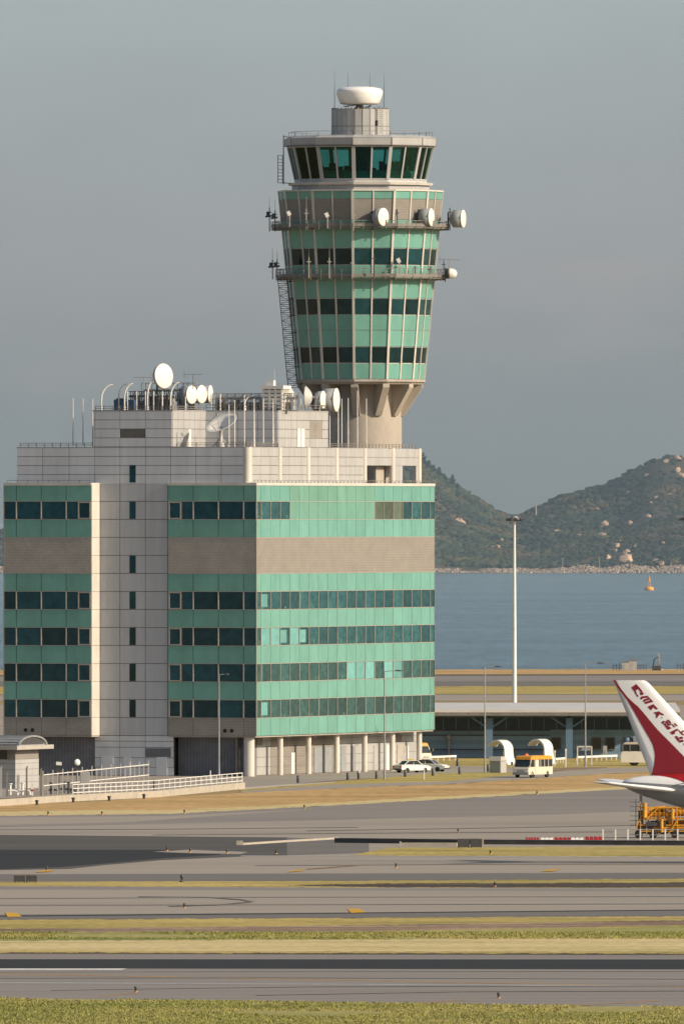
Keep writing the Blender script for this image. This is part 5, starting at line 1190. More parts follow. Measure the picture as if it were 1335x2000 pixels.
HB=math.atan2(ur.y,ur.x)
car(804,1509.5,R_(38),'white saloon car seen from behind with yellow plate, nearer of the two parked cars')
car(838,1507.5,R_(-20),'white saloon car parked beyond the other, nose to the right')
q=MB(); q.box(-.35,.35,-.2,.2,0,.16); o=q.build('roof_sign',M['plate']); o.location=G(804,1509.5)+Vector((-.15,0,1.43)); tag(o,'small yellow sign box on the roof of the nearer white car','sign')
def minibus(px,py,rz,lab):
    o=thing('minibus',lab,'minibus',G(px,py),rz,'cream minibuses with orange roofs'); Lg,hw=6.3,1.02
    q=MB(); body_loft(q,[(-3.1,.42),(-3.15,1.25),(2.95,1.25),(3.12,1.05),(3.18,.7),(3.12,.36),(-2.9,.36)],hw,cr=.1); q.build('body',M['cream'],o)
    q=MB(); body_loft(q,[(-3.12,1.22),(-3.05,2.12),(2.45,2.12),(2.92,1.22)],hw-.06,cr=.08); q.build('window_band',M['carglass'],o)
    q=MB(); body_loft(q,[(-3.08,2.08),(-2.95,2.42),(-2.5,2.52),(2.0,2.52),(2.4,2.42),(2.55,2.08)],hw-.0,cr=.14); q.build('roof',M['orange'],o)
    q=MB()
    for y in (-hw+.03,hw-.03):
        for x in (-3.05,-1.95,-.95,.05,1.05,1.55): q.bar((x,y,1.2),(x,y*.985,2.1),.10,.08)
        q.bar((2.9,y,1.2),(2.42,y*.985,2.1),.1,.1)
    q.bar((2.95,-.85,1.23),(2.95,.85,1.23),.06,.06); q.build('pillar',M['cream'],o)
    q=MB(); q.box(.55,1.45,hw-.0,hw+.025,.42,2.05); q.build('door',M['cream'],o)
    for x in (-1.75,2.15):
        for y in (-hw+.12,hw-.12): wheel(o,x,y,.38,.24)
    for y in (-.72,.72):
        q=MB(); q.box(3.1,3.2,y-.2,y+.2,.68,.88); q.build('headlight',M['lens'],o)
        q=MB(); q.box(-3.2,-3.1,y-.12,y+.12,.7,1.0); q.build('tail_light',M['lampred'],o)
        q=MB(); q.bar((2.95,y*1.3,1.55),(3.15,y*1.55,1.75),.05,.05); q.box(3.1,3.2,y*1.55-.1,y*1.55+.1,1.45,1.85); q.build('mirror',M['darksteel'],o)
    q=MB(); q.box(3.14,3.24,-hw+.05,hw-.05,.36,.58); q.box(3.15,3.2,-.45,.45,.72,.86); q.build('bumper',M['chrome'],o)
    q=MB(); q.lathe([(.18,2.52),(.17,2.68),(.08,2.76),(.001,2.77)],12,(1.6,0,0)); q.build('beacon',M['lampamber'],o); return o
mbus=minibus(1040,1519,R_(-90-27),'cream minibus with an orange roof and lit beacon driving on the service road')
dup(mbus,G(798,1491),R_(-90+40),'cream and orange minibus almost hidden behind the right corner of the office block')
# coach behind the aircraft tail
o=thing('coach','pale grey coach with a beacon half hidden behind the aircraft tail','coach',G(1262,1496),R_(180-6)); Lg,hw=9.5,1.22
q=MB(); body_loft(q,[(-6.4,.4),(-6.45,1.75),(2.9,1.75),(3.05,1.2),(3.05,.4)],hw,cr=.1); q.build('body',M['dishface'],o)
q=MB(); body_loft(q,[(-6.4,1.72),(-6.35,2.62),(2.7,2.62),(2.92,1.72)],hw-.05,cr=.08); q.build('window_band',M['carglass'],o)
q=MB(); body_loft(q,[(-6.38,2.58),(-6.2,2.82),(2.5,2.82),(2.78,2.58)],hw,cr=.1); q.build('roof',M['cream'],o)
q=MB()
for y in (-hw+.02,hw-.02):
    for x in (-6.3,-4.9,-3.5,-2.1,-.7,.7,1.9,2.75): q.bar((x,y,1.7),(x,y,2.62),.1,.06)
q.build('pillar',M['dishback'],o)
for x in (-4.4,1.5):
    for y in (-hw+.15,hw-.15): wheel(o,x,y,.48,.28)
q=MB(); q.box(2.2,2.5,-.15,.15,2.82,2.95); q.lathe([(.24,2.95),(.3,3.1),(.24,3.35),(.001,3.4)],12,(2.35,0,0)); q.build('beacon',M['shedcol'],o)
for y in (-.9,.9):
    q=MB(); q.box(3.03,3.1,y-.2,y+.2,.7,.95); q.build('headlight',M['lens'],o)

# ------------------------------------------------------------------ aircraft
AT=R_(-3); YA=1416.0; AP=Vector(((1285-667.5)*YA/F,YA-D0,0))
AC=thing('airliner','white airliner tail with red flash and red lettering on its fin','airliner',AP,AT)
ah=Vector((math.cos(AT),math.sin(AT),0))
def al(px,py,side=0.0):                           # photo place -> aircraft local (x forward, z) on the plane y=side
    k=(px-667.5)/F; off=AP+Vector((-math.sin(AT),math.cos(AT),0))*side
    x=(off.x-k*(off.y+D0))/(k*ah.y-ah.x); Y=off.y+D0+x*ah.y; return (x,H-(py-1000)*Y/F)
fin=[al(1197,1328),al(1252,1327.5),al(1260,1329.5),al(1267,1335),al(1335,1410),al(1432,1518),al(1272,1524)]
q=MB()
def airfoil(b,outl,th,m=0):                        # thin symmetric section, sharp edges to leading and trailing lines
    pts=[(x,z_) for x,z_ in outl]; 
    lead=lambda z_: max(x for x in fx(z_)); 
    return
# fin as a loft of sections
zt=fin[0][1]; zb_=6.3
def fin_edges(z_):
    tl=fin[0]; bl_=al(1271,1518); f=(z_-bl_[1])/(tl[1]-bl_[1]); xt=bl_[0]+(tl[0]-bl_[0])*f
    le=[al(1252,1327.5),al(1261,1330),al(1268,1336),al(1335,1410),al(1432,1518),al(1445,1535)]
    xl_=le[0][0]
    for (xa,za),(xb,zb2) in zip(le[:-1],le[1:]):
        if zb2<=z_<=za: xl_=xa+(xb-xa)*(za-z_)/(za-zb2+1e-6)
    if z_<le[-1][1]: xl_=le[-1][0]
    return xt,xl_
def section(xt,xl_,z_,tk):
    r_=[]; NS=9
    for k in range(NS+1):
        c=k/NS; th=tk*5*(.2969*math.sqrt(1-c)-.126*(1-c)-.3516*(1-c)**2+.2843*(1-c)**3-.1015*(1-c)**4) if c<1 else 0
        r_.append((xt+(xl_-xt)*c,-th,z_))
    for k in range(NS-1,0,-1):
        x,y,zz_=r_[k]; r_.append((x,-y,zz_))
    return r_
rings=[]
for z_ in [zb_,7.2,8.5,10,11.5,13,14.3,15,zt-.35,zt-.15,zt-.04]:
    xt,xe=fin_edges(z_); rings.append(section(xt,xe,z_,(xe-xt)*.095))
q.loft(rings,sm=True); FIN=q.build('tail_fin',M['planewhite'],AC)
def finy(x,z_):
    xt,xe=fin_edges(z_); c=min(.999,max(.001,(x-xt)/(xe-xt))); tk=(xe-xt)*.095
    return tk*5*(.2969*math.sqrt(1-c)-.126*(1-c)-.3516*(1-c)**2+.2843*(1-c)**3-.1015*(1-c)**4)
def decal(b,pts,off=.02,sides=(-1,)):              # paint laid on the fin skin
    for s_ in sides:
        b.poly([(al(px,py,-.2)[0],s_*(finy(*al(px,py,-.2))+off),al(px,py,-.2)[1]) for px,py in pts])
def zz7(pts): return [(1145+x/7.0263,1300+y/7.0263) for x,y in pts]
lft=[(358,197),(440,330),(550,470),(640,620),(720,760),(800,900),(860,1000),(905,1090),(928,1180),(935,1250),(925,1350),(905,1430),(885,1510)]
rgt=[(385,200),(470,320),(560,435),(650,520),(700,560),(780,650),(870,760),(980,890),(1100,1010),(1200,1110),(1330,1245),(1500,1410),(1590,1510)]
q=MB()
for k in range(len(lft)-1):
    a0,a1,c0,c1=lft[k],lft[k+1],rgt[k],rgt[k+1]; ns=6
    for j in range(ns):
        L_=lambda u,v,t: (u[0]+(v[0]-u[0])*t,u[1]+(v[1]-u[1])*t)
        decal(q,zz7([L_(a0,c0,j/ns),L_(a0,c0,(j+1)/ns),L_(a1,c1,(j+1)/ns),L_(a1,c1,j/ns)]),.02,(-1,1))
q.build('red_flash',M['red_shaded'],FIN,recalc=False)
# red lettering as strokes across the fin, copied stroke by stroke
glyph=[
 [[(660,262),(680,255),(722,300),(700,325)],[(640,285),(672,265),(705,318),(680,345)],[(612,300),(650,275),(675,330),(640,345)],[(640,330),(668,335),(690,385),(672,395)],[(668,385),(700,400),(715,432),(690,425)],[(700,318),(722,298),(770,360),(748,375)],[(738,360),(790,380),(762,410),(728,395)]],
 [[(732,448),(752,425),(772,448),(752,470)],[(770,480),(795,460),(815,482),(790,505)],[(752,425),(838,415),(858,440),(775,450)],[(795,462),(860,440),(880,465),(815,485)],[(790,505),(890,470),(915,498),(810,530)],[(835,418),(858,440),(900,480),(880,490)]],
 [[(835,565),(915,530),(980,595),(955,605),(915,575),(885,612)],[(835,565),(860,556),(890,600),(880,615)]],
 [[(915,645),(990,628),(1000,655),(945,668)],[(945,660),(1000,640),(990,690),(955,720)],[(985,628),(1060,670),(1058,688),(1000,672)],[(955,690),(985,680),(968,722),(950,718)]],
 [[(1020,712),(1034,708),(1042,722),(1028,726)]],
 [[(1022,785),(1045,760),(1075,765),(1050,805)],[(1095,745),(1130,745),(1165,790),(1140,800)],[(1050,800),(1080,790),(1105,835),(1080,840)],[(1070,770),(1100,760),(1140,815),(1110,815)],[(1080,838),(1110,820),(1135,862),(1110,880)],[(1130,835),(1165,860),(1130,880),(1108,876)],[(1150,790),(1190,812),(1220,845),(1200,850)],[(1195,795),(1215,790),(1250,830),(1230,835)],[(1110,815),(1150,800),(1160,815),(1125,832)]],
 [[(1140,915),(1240,868),(1262,885),(1165,940)],[(1165,940),(1210,915),(1215,935),(1178,952)],[(1240,870),(1262,885),(1335,945),(1335,965),(1300,945)],[(1295,905),(1335,885),(1335,910),(1312,925)]],
 [[(1205,975),(1240,965),(1262,1000),(1232,1010)],[(1230,1010),(1262,995),(1280,1030),(1255,1040)],[(1255,1040),(1290,1025),(1320,1050),(1280,1060)],[(1262,985),(1310,975),(1330,1000),(1290,1015)],[(1290,1020),(1330,1020),(1330,1050),(1300,1045)],[(1325,1075),(1345,1060),(1360,1090),(1340,1100)]],
]
for gl_ in glyph:
    q=MB()
    for pts in gl_: decal(q,zz7(pts),.02)
    q.build('letter',M['red_shaded'],FIN,recalc=False)
# fuselage
rings=[]; fus=[(-3.55,.10,6.92),(-3.25,.36,6.90),(-2.6,.62,6.82),(-1.6,.90,6.68),(0,1.20,6.48),(1.8,1.52,6.26),(4.5,2.0,5.86),(8,2.45,5.35),(12,2.75,4.95),(15,2.8,4.85),(30,2.8,4.85),(36,2.72,4.8),(39,2.3,4.6),(41,1.6,4.35),(42.3,.7,4.2),(42.6,.1,4.15)]
x0f=al(1214,1530)[0]+3.55
for x,r_,zc in fus: rings.append([(x+x0f,math.sin(2*math.pi*k/36)*r_,zc+math.cos(2*math.pi*k/36)*r_) for k in range(36)])
q=MB(); o0=0; n=36; v=[p for r_ in rings for p in r_]
for j in range(len(rings)-1):
    for k in range(n):
        f=(j*n+k,j*n+(k+1)%n,(j+1)*n+(k+1)%n,(j+1)*n+k); ang=abs(((k+.5)/n*360+180)%360-180)
        mi=1 if ang>74 else 0  # grey belly paint, its tone and reach also imitating underside shade
        q.f.append(f); q.sm.append(True); q.mi.append(mi); q.t.append((1,1,1))
q.v=v; q.add(rings[0],[tuple(range(n))],False,1); q.build('fuselage',[M['planewhite'],M['planegrey']],AC)
# red saddle at the root of the fin
q=MB()
for j in range(30):
    xa=x0f-1.25+j*.45; xb=xa+.45
    def rr(x):
        for (x0_,r0,z0),(x1_,r1,z1) in zip(fus[:-1],fus[1:]):
            if x0_<=x-x0f<=x1_:
                f=(x-x0f-x0_)/(x1_-x0_); return r0+(r1-r0)*f,z0+(z1-z0)*f
    w0=min(62,4+j*8); w1=min(62,4+(j+1)*8)
    for s_ in (-1,1):
        for i in range(8):
            def P(x,wd,ii):
                r_,zc=rr(x); g_=R_(wd*ii/8)*s_; return (x,math.sin(g_)*(r_+.025),zc+math.cos(g_)*(r_+.025))
            q.quad(P(xa,w0,i),P(xb,w1,i),P(xb,w1,i+1),P(xa,w0,i+1))
q.build('red_saddle',M['red'],AC)
# tailplanes and wings
def wing(name,xr_t,xr_l,zr_,yr_,xt_t,xt_l,zt_,yt_,tk,mt,ir=0,it=0):
    for s_ in (-1,1):
        rg=[]
        for f in (0,.25,.5,.75,.96,1):
            xt=xr_t+(xt_t-xr_t)*f; xe=xr_l+(xt_l-xr_l)*f; z_=zr_+(zt_-zr_)*f; y=yr_+(yt_-yr_)*f
            sec=section(xt,xe,0,(xe-xt)*tk*(1 if f<1 else .3)); rg.append([(x,s_*y,z_+yy-(ir+(it-ir)*f)*(x-xt)/(xe-xt)) for x,yy,_ in sec])
        q=MB(); q.loft(rg,sm=True); ns_=len(rg[0])
        for i_ in range((len(rg)-1)*ns_):
            if i_%ns_<7: q.mi[i_]=1  # underside faces coloured grey in place of shade
        q.build(name,[mt,M['planegrey']],AC)
tipx,tipz=al(1147,1527.5,-8.0)
wing('tailplane',tipx+2.7,tipx+8.0,6.62,.6,tipx,tipx+1.9,tipz,8.0,.085,M['planewhite'],.34,.06)
wing('wing',x0f+19,x0f+27,3.1,2.0,x0f+15,x0f+17,5.4,21,.10,M['planegrey'])
q=MB()
for a_,c_ in ((1.0,3.9),(1.9,4.4),(2.8,4.9)): q.bar((x0f+a_-.2,-1.35-.1*a_,6.75),(x0f+a_+1.0,-1.40-.14*a_,7.0),.05,.06)
q.build('root_seam',M['darksteel'],AC)
for y in (-6.5,6.5):
    q=MB(); q.lathe([(.5,-2.6),(.9,-1.6),(1.25,0),(1.3,1.4),(1.1,2.2),(.7,2.0)],24,(x0f+25,y,2.0),(1,0,0)); q.build('engine',M['planewhite'],AC)
    q=MB(); q.bar((x0f+24,y,2.7),(x0f+23,y,3.4),.3,.9); q.build('pylon',M['planegrey'],AC)
for x,y in ((20.5,-3.6),(20.5,3.6),(36,0)):
    q=MB(); q.bar((x0f+x,y,.6),(x0f+x,y,3.4),.35,.35); g_=q.build('landing_gear',M['chrome'],AC)
    for dy in (-.4,.4):
        q=MB(); q.lathe([(.3,-.18),(.6,-.18),(.6,.18),(.3,.18)],18,(x0f+x,y+dy,.6),(0,1,0)); q.build('wheel',M['black'],g_)
# ------------------------------------------------------------------ yellow docking scaffold under the tail
YD=G(1290,1638); kD=(YD.y+D0)/F; o=thing('maintenance_dock','yellow steel maintenance dock on wheels parked under the aircraft tail','scaffold',(YD.x,YD.y,0))
dx=lambda px: (px-1290)*kD
dz=lambda py: (1638-py)*kD
q=MB()
for px in (1250,1262,1285,1313,1322,1345,1370):
    for yy in (0,2.2): q.bar((dx(px),yy,dz(1632)),(dx(px),yy,dz(1566 if px<1260 else 1577)),.10,.10)
for py in (1578,1588,1600,1612,1624):
    for yy in (0,2.2): q.bar((dx(1248),yy,dz(py)),(dx(1380),yy,dz(py)),.09,.09)
for a_,c_ in (((1238,1624),(1253,1592)),((1305,1628),(1325,1598)),((1262,1600),(1285,1578)),((1345,1624),(1370,1588))): q.bar((dx(a_[0]),-.1,dz(a_[1])),(dx(c_[0]),-.1,dz(c_[1])),.14,.1)
for px in (1285,1313): 
    for py in (1578,1600): q.bar((dx(px),0,dz(py)),(dx(px),2.2,dz(py)),.09,.09)
q.build('frame',M['yellow'],o)
q=MB(); q.box(dx(1262),dx(1380),0.05,2.15,dz(1601),dz(1598)); q.box(dx(1280),dx(1380),.05,2.15,dz(1581),dz(1579)); q.build('deck',M['yellow'],o)
for px,p0,p1,rr_ in ((1258,1571,1597,.2),(1291,1602,1626,.17),(1312,1583,1600,.2)):
    q=MB(); q.tube((dx(px),-.2,dz(p1)),(dx(px),-.2,dz(p0)),rr_,n=14); q.tube((dx(px),-.2,dz(p0)),(dx(px),-.2,dz(p0)+.1),rr_*1.2,n=14); q.build('hydraulic_drum',M['yellow'],o)
q=MB(); q.tube((dx(1262),.6,dz(1592)),(dx(1335),.6,dz(1590)),.22,n=12); q.tube((dx(1270),.9,dz(1608)),(dx(1345),.9,dz(1607)),.2,n=12); q.tube((dx(1268),1.4,dz(1584)),(dx(1300),1.4,dz(1580)),.3,n=12); q.tube((dx(1300),.5,dz(1590)),(dx(1310),.5,dz(1612)),.2,n=12); q.tube((dx(1275),.3,dz(1618)),(dx(1340),.3,dz(1616)),.24,n=12); q.tube((dx(1322),.2,dz(1586)),(dx(1350),.2,dz(1588)),.26,n=12); q.build('boom',M['orange'],o)
q=MB()
for k_ in range(16): q.bar((dx(1256+k_*8),-.12,dz(1600)),(dx(1256+k_*8),-.12,dz(1578)),.05,.05)
for a_,c_ in (((1262,1624),(1285,1600)),((1285,1624),(1262,1600)),((1322,1624),(1345,1600)),((1313,1577),(1285,1600)),((1330,1566),(1305,1600))): q.bar((dx(a_[0]),2.0,dz(a_[1])),(dx(c_[0]),2.0,dz(c_[1])),.09,.09)
q.build('guard_rail',M['yellow'],o)
q=MB()
for a_,c_,h_ in ((1262,1274,1612),(1290,1300,1608),(1322,1338,1610)): q.box(dx(a_),dx(c_),.3,1.6,dz(1630),dz(h_))
q.build('machine_box',M['blue'],o)
q=MB(); q.box(dx(1245),dx(1380),.1,2.3,.45,1.15); q.box(dx(1262),dx(1300),-.2,1.9,1.15,1.55); q.box(dx(1246),dx(1256),.1,.8,1.1,2.6); q.build('chassis',M['darksteel'],o)
for px in (1247,1275,1318,1362):
    wheel(o,dx(px),-.1,.36,.3); wheel(o,dx(px),2.2,.36,.3)
q=MB(); q.bar((dx(1241),0,.2),(dx(1241),0,dz(1560)),.06,.06)
for k in range(8): q.bar((dx(1229),0,dz(1630-k*9)),(dx(1249),0,dz(1630-k*9)),.05,.05)
q.bar((dx(1251),.1,dz(1570)),(dx(1251),.1,dz(1553)),.25,.25); q.build('ladder',M['darksteel'],o)
# white railing in front of it
p0=G(1177,1642); k=(p0.y+D0)/F; o=thing('white_railing','white tubular railing in front of the yellow dock','railing',p0); q=MB()
for n in range(12): q.bar((24.3*k*n,0,0),(24.3*k*n,0,22*k),.13,.13)
q.build('post',M['white'],o); q=MB(); q.bar((0,0,22*k-.03),(24.3*k*11,0,22*k-.03),.08,.08); q.bar((0,0,11*k),(24.3*k*11,0,11*k),.05,.05); q.build('rail',M['steel'],o)
# water barriers in red and white
segs=[(1025,5,'red'),(1061,0,''),(1056,3,'white'),(1083,4,'red'),(1115,3,'white'),(1143,4,'red')]
nr=nw=0
for x0_,n_,c_ in segs:
    for j in range(n_):
        px=x0_+j*(5.4 if (x0_==1025) else 8.4)
        p=G(px+3,1643.5); k=(p.y+D0)/F; wd=.37 if x0_!=1025 else .24
        o=thing('water_barrier','x','barrier',p,0,'red and white water barriers'); h_=.34 if x0_!=1143 else .42
        q=MB(); q.loft([[(-wd/2,-.22,0),(wd/2,-.22,0),(wd/2,.22,0),(-wd/2,.22,0)],[(-wd/2,-.2,.15),(wd/2,-.2,.15),(wd/2,.2,.15),(-wd/2,.2,.15)],[(-wd/2+.02,-.09,h_-.06),(wd/2-.02,-.09,h_-.06),(wd/2-.02,.09,h_-.06),(-wd/2+.02,.09,h_-.06)],[(-wd/2+.05,-.07,h_),(wd/2-.05,-.07,h_),(wd/2-.05,.07,h_),(-wd/2+.05,.07,h_)]],sm=False); q.build('shell',M['red' if c_=='red' else 'white'],o)
        q=MB(); q.tube((-wd*.25,0,h_-.02),(-wd*.25,0,h_+.05),.05,n=8); q.build('filler_cap',M['darksteel'],o)
        if c_=='red': o['label']='%s red water barrier from the left along the black kerb wall'%ordn[nr]; nr+=1
        else: o['label']='%s white water barrier from the left along the black kerb wall'%ordn[nw]; nw+=1
# kerb walls
def wall_between(name,lab,pts,h,w_,m,cat='wall'):
    P=[G(x,y) for x,y in pts]; o=thing(name,lab,cat,P[0]); q=MB(); 
    for a_,c_ in zip(P[:-1],P[1:]): q.bar(a_-P[0]+Vector((0,0,h/2)),c_-P[0]+Vector((0,0,h/2)),w_,h)
    q.build('wall',m,o); return o,P
ob,P=wall_between('dark_kerb_wall','long black low wall running across to the railing and red barriers',[(655,1647),(940,1650),(2200,1657)],.42,.5,M['darkwall'])
q=MB()
for a_,c_ in zip(P[:-1],P[1:]): q.bar(a_-P[0]+Vector((0,0,.45)),c_-P[0]+Vector((0,0,.45)),.56,.05)
q.build('coping',M['rail'],ob)
ob,P=wall_between('concrete_beam','long white concrete beam lying at an angle across the dark asphalt',[(468,1651.5),(560,1645.5),(655,1640)],.2,.6,M['kerb'],'beam')
q=MB(); q.box(-.3,.3,-.4,.4,0,.42); q.build('end_block',M['kerb'],ob)
ob,P=wall_between('concrete_slab_wall','pale concrete slab against the black low wall left of the dark box',[(782,1653.5),(892,1653.8)],.34,.5,M['kerb'])
q=MB(); q.box(-.1,.05,-.3,.3,0,.45); q.build('end_post',M['kerb'],ob)
def sign_box(px,py,wpx,hpx,lab):
    p=G(px,py); k=(p.y+D0)/F; w_=wpx*k; h_=hpx*k; o=thing('sign_box',lab,'sign',p,0,'dark taxiway sign boxes'); q=MB()
    for a_,c_ in ((-w_/2,-.04),(.04,w_/2)): q.box(a_,c_,-.18,.18,.12,h_)
    q.build('panel',M['darksteel'],o); q=MB(); q.bar((-w_/2-.02,0,h_+.03),(w_/2+.02,0,h_+.03),.42,.06); 
    for a_ in (-w_/2+.1,-.1,.1,w_/2-.1): q.bar((a_,0,0),(a_,0,.15),.08,.08)
    q.build('frame',M['rail'],o)
sign_box(917,1657.5,48,18,'dark double sign box standing at the end of the pale slab')
sign_box(49.5,1725.5,45,15,'dark double sign box at the left edge of the taxiway')
p=G(940,1656); q=MB(); q.box(-.18,.18,-.3,.3,0,.95); o=q.build('concrete_post',M['kerb']); o.location=p; tag(o,'short pale concrete post right of the double sign box','post')
# lights beside the taxiways
def edge_light(px,py,lab,big=False):
    o=thing('taxiway_light',lab,'taxiway light',G(px,py),0,'small lights beside the taxiways'); q=MB(); s_=1.5 if big else 1
    q.lathe([(.09*s_,0),(.07*s_,.12),(.05*s_,.22*s_),(.09*s_,.24*s_),(.1*s_,.36*s_),(.05*s_,.42*s_),(.001,.43*s_)],10); q.build('lamp',M['darksteel'],o); q=MB(); q.lathe([(.13*s_,0),(.14*s_,.03),(.13*s_,.1)],10); q.build('base',M['yellow'] if not big else M['darksteel'],o)
el=[(355,1724,'dark signal head standing on the thin grass strip',1),(360,1775,'small light on the taxiway below the curved tyre mark',0),(265,1940,'small light in the foreground runway, left one',0),(973,1952,'small light in the foreground runway, right one',0),(773,1696,'small light on the taxiway between the yellow marks',0),(91,1702,'small light beside the yellow mark at the left',0),(966,1733,'small light in the dark earth strip',0),(894,1627,'small light alone on the pale apron above the sign box',0),(957,1670,'small light in the grass right of the sign box',0),(326,1663,'first small light on the dark asphalt from the left',0),(371,1666,'second small light on the dark asphalt from the left',0),(443,1668,'third small light on the dark asphalt from the left',0),(539,1669,'fourth small light on the dark asphalt from the left',0),(594,1580,'small light at the lower edge of the dry grass, middle',0),(1048,1553,'small light at the lower edge of the dry grass, right part',0),(94,1593,'first small light along the dry grass edge from the left',0),(199,1593,'second small light along the dry grass edge from the left',0),(360,1590,'third small light along the dry grass edge from the left',0)]
for px,py,lab,bg_ in el: edge_light(px,py,lab,bool(bg_))
# ------------------------------------------------------------------ guard house and compound at the left
gc=G(30,1541); o=thing('guard_house','small guard house with a curved grey roof at the left edge','guard house',gc,BRZ); o.scale=(1.5,1,1)
q=MB(); q.box(0,4.6,0,9,0,3.2,0); q.box(0.02,4.58,.02,8.98,3.2,4.3,1); q.build('wall',[M['offwhite'],M['tile']],o)
q=MB()
for zz_ in (.7,1.4,2.1,2.75,3.2): q.box(-.01,4.61,-.015,.0,zz_,zz_+.04); q.box(-.015,0,-.01,9,zz_,zz_+.04)
q.build('wall_joint',M['rail'],o)
q=MB(); q.box(-.03,0,1.0,5,3.25,4.25); q.build('window',M['carglass'],o)
q=MB(); q.box(-1.3,5.9,-1.0,9.5,4.3,4.75); q.build('eave',M['frame'],o)
q=MB(); pts=[(2.3+2.75*math.cos(R_(a_)),-.55,4.75+1.05*math.sin(R_(a_))) for a_ in range(0,181,12)]; q.prism(pts,(0,9.8,0),sm=False)
for k in range(12): 
    a_=R_(8+k*15); q.bar((2.3+2.77*math.cos(a_),-.5,4.75+1.07*math.sin(a_)),(2.3+2.77*math.cos(a_),9.2,4.75+1.07*math.sin(a_)),.12,.06)
q.build('vault_roof',M['dishback'],o)
q=MB(); pts=[(2.3+2.3*math.cos(R_(a_)),-.56,4.85+.85*math.sin(R_(a_))) for a_ in range(0,181,15)]; q.prism(pts,(0,-.04,0)); q.build('gable_vent',M['darksteel'],o)
q=MB(); pts=[]
for a_ in range(0,181,12): pts.append((2.3+2.8*math.cos(R_(a_)),-.75,4.75+1.1*math.sin(R_(a_))))
for a_ in range(180,-1,-12): pts.append((2.3+2.6*math.cos(R_(a_)),-.75,4.75+.9*math.sin(R_(a_))))
q.prism(pts,(0,.25,0)); q.build('gable_arch',M['steel'],o)
# concrete plinth and railing on it
PL=[(-60,1578),(0,1575),(130,1566),(300,1558),(473,1541)]
ob,P=wall_between('plinth_wall','pale concrete plinth wall below the white railing',PL,.7,.6,M['kerb'])
ra_=[(142,1563),(300,1555),(473,1539)]; Pr=[G(x,y) for x,y in ra_]; o=thing('white_railing','long white railing of small squares on the pale plinth wall','railing',Pr[0]); q=MB(); qr=MB()
for a_,c_ in zip(Pr[:-1],Pr[1:]):
    d=c_-a_; n=int(abs(d.x)/.52)
    for j in range(n+1): pp=a_-Pr[0]+d*j/n; q.bar(pp+Vector((0,0,.5)),pp+Vector((0,0,1.65)),.10,.10)
    for h_ in (.78,1.22,1.64): qr.bar(a_-Pr[0]+Vector((0,0,h_)),c_-Pr[0]+Vector((0,0,h_)),.08,.08)
q.build('post',M['white'],o); qr.build('rail',M['white'],o)
# tall bar fence behind it
Fp=[G(84,1556),G(290,1534)]; o=thing('bar_fence','tall pale steel bar fence with two rails behind the white railing','fence',Fp[0]); d=Fp[1]-Fp[0]; n=22
for j in range(n+1):
    q=MB(); pp=d*j/n; q.bar(pp,pp+Vector((0,0,2.75 if j%2==0 else 2.45)),.13,.13); q.build('post',M['offwhite' if j%3 else 'frame'],o)
q=MB()
for h_ in (1.15,2.3): q.bar(Vector((0,-.05,h_)),d+Vector((0,-.05,h_)),.09,.09)
q.build('rail',M['white'],o)
for n,(px,py,hh) in enumerate(((2,1556,3.1),(14,1557,2.6),(52,1556,3.1),(80,1556,2.9))):
    p=G(px,py); q=MB(); q.bar((0,0,0),(0,0,hh),.2,.2); q.bar((0,0,hh),(.12,0,hh+.15),.16,.12); o=q.build('gate_post',M['rail' if n else 'offwhite']); o.location=p; tag(o,'%s square gate post from the left before the guard house'%ordn[n],'post','gate posts before the guard house')
for px,py,w_,h_,lab in ((166,1561,1.05,2.9,'tall pale cabinet standing behind the white railing'),(63,1556,.22,1.35,'short red and white marker post before the guard house'),(36,1552,.35,2.2,'narrow white cabinet before the guard house')):
    p=G(px,py); o=thing('equipment_cabinet' if w_>.3 else 'marker_post',lab,'cabinet' if w_>.3 else 'post',p); q=MB(); q.box(-w_/2,w_/2,-.25,.25,.1,h_); q.build('casing',M['offwhite'] if px==166 else M['white'],o); q=MB()
    if w_>.3: q.box(-w_/2+.05,w_/2-.05,-.27,-.252,.2,h_-.1); q.build('door',M['offwhite'],o)
    else: q.box(-w_/2-.01,w_/2+.01,-.26,.26,.55,.75); q.build('band',M['red'],o)
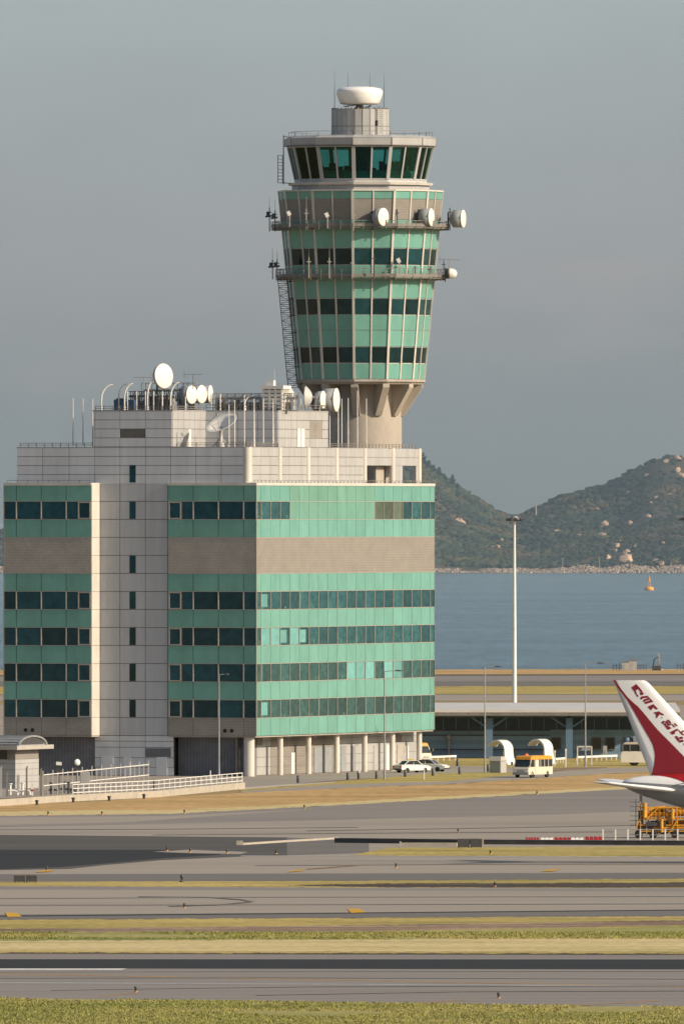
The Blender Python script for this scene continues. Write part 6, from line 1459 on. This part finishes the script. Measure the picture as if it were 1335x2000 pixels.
for px,py,lab in ((115,1545,'square white floodlight head on a post before the dark wall'),(150,1543,'round white lamp head on a dark post before the dark wall')):
    p=G(px,py); k=(p.y+D0)/F; o=thing('yard_lamp',lab,'lamp',p); q=MB(); q.bar((0,0,0),(0,0,2.7),.14,.14); q.bar((-.4,0,2.3),(.5,.0,2.1),.3,.3); q.build('post',M['darksteel'],o); q=MB()
    if px==115: q.bar((-.3,-.1,3.0),(.3,-.1,2.95),.3,.36)
    else: q.lathe([(.001,-.2),(.34,-.1),(.36,.05),(.001,.1)],14,(.05,-.1,3.0),(.5,-.8,.1))
    q.build('head',M['white'],o)
for n,(px,py) in enumerate(((125,1550),(134,1551),(100,1552),(20,1554),(44,1553))):
    p=G(px,py); o=thing('valve_stand',['tall black pipe stand behind the bar fence','black pipe stand with a wheel behind the bar fence','low grey pipe stand behind the first bars of the fence','low white pipe stand by the first gate post','white pipe stand with a wheel before the guard house'][n],'pipe stand',p); mm=M['darksteel'] if n<3 else M['white']
    q=MB(); q.tube((0,0,0),(0,0,1.2),.13,n=8); q.tube((-.4,0,.5),(.5,0,.5),.12,n=8); q.path([(.5,0,.5),(.75,0,.4),(.8,0,0)],.1,8); q.build('pipe',mm,o); q=MB(); q.lathe([(.22,1.2),(.26,1.25),(.22,1.3)],12); q.build('hand_wheel',mm,o)
for n,px in enumerate((72,143,213,281)):
    p=G(px,{72:1573,143:1568,213:1565,281:1561}[px]); q=MB(); q.lathe([(.14,0),(.14,.35),(.2,.4),(.2,.52),(.001,.56)],10); o=q.build('ground_lamp',M['darksteel']); o.location=p; tag(o,'%s small dark ground lamp from the left at the foot of the plinth wall'%ordn[n],'lamp','ground lamps along the plinth wall')

# ------------------------------------------------------------------ sea haze
hz=bpy.data.materials.new('haze'); hz.use_nodes=True; N=hz.node_tree.nodes; L=hz.node_tree.links; N.remove(N['Principled BSDF'])
vs_=N.new('ShaderNodeVolumeScatter'); vs_.inputs['Color'].default_value=(.58,.80,1,1); vs_.inputs['Density'].default_value=4.2e-5; vs_.inputs['Anisotropy'].default_value=.1; L.new(vs_.outputs[0],N['Material Output'].inputs['Volume'])
b=MB(); b.box(-3500,3500,700,12500,-4.6,300); o=struct(b.build('haze',hz))
S.cycles.volume_bounces=0
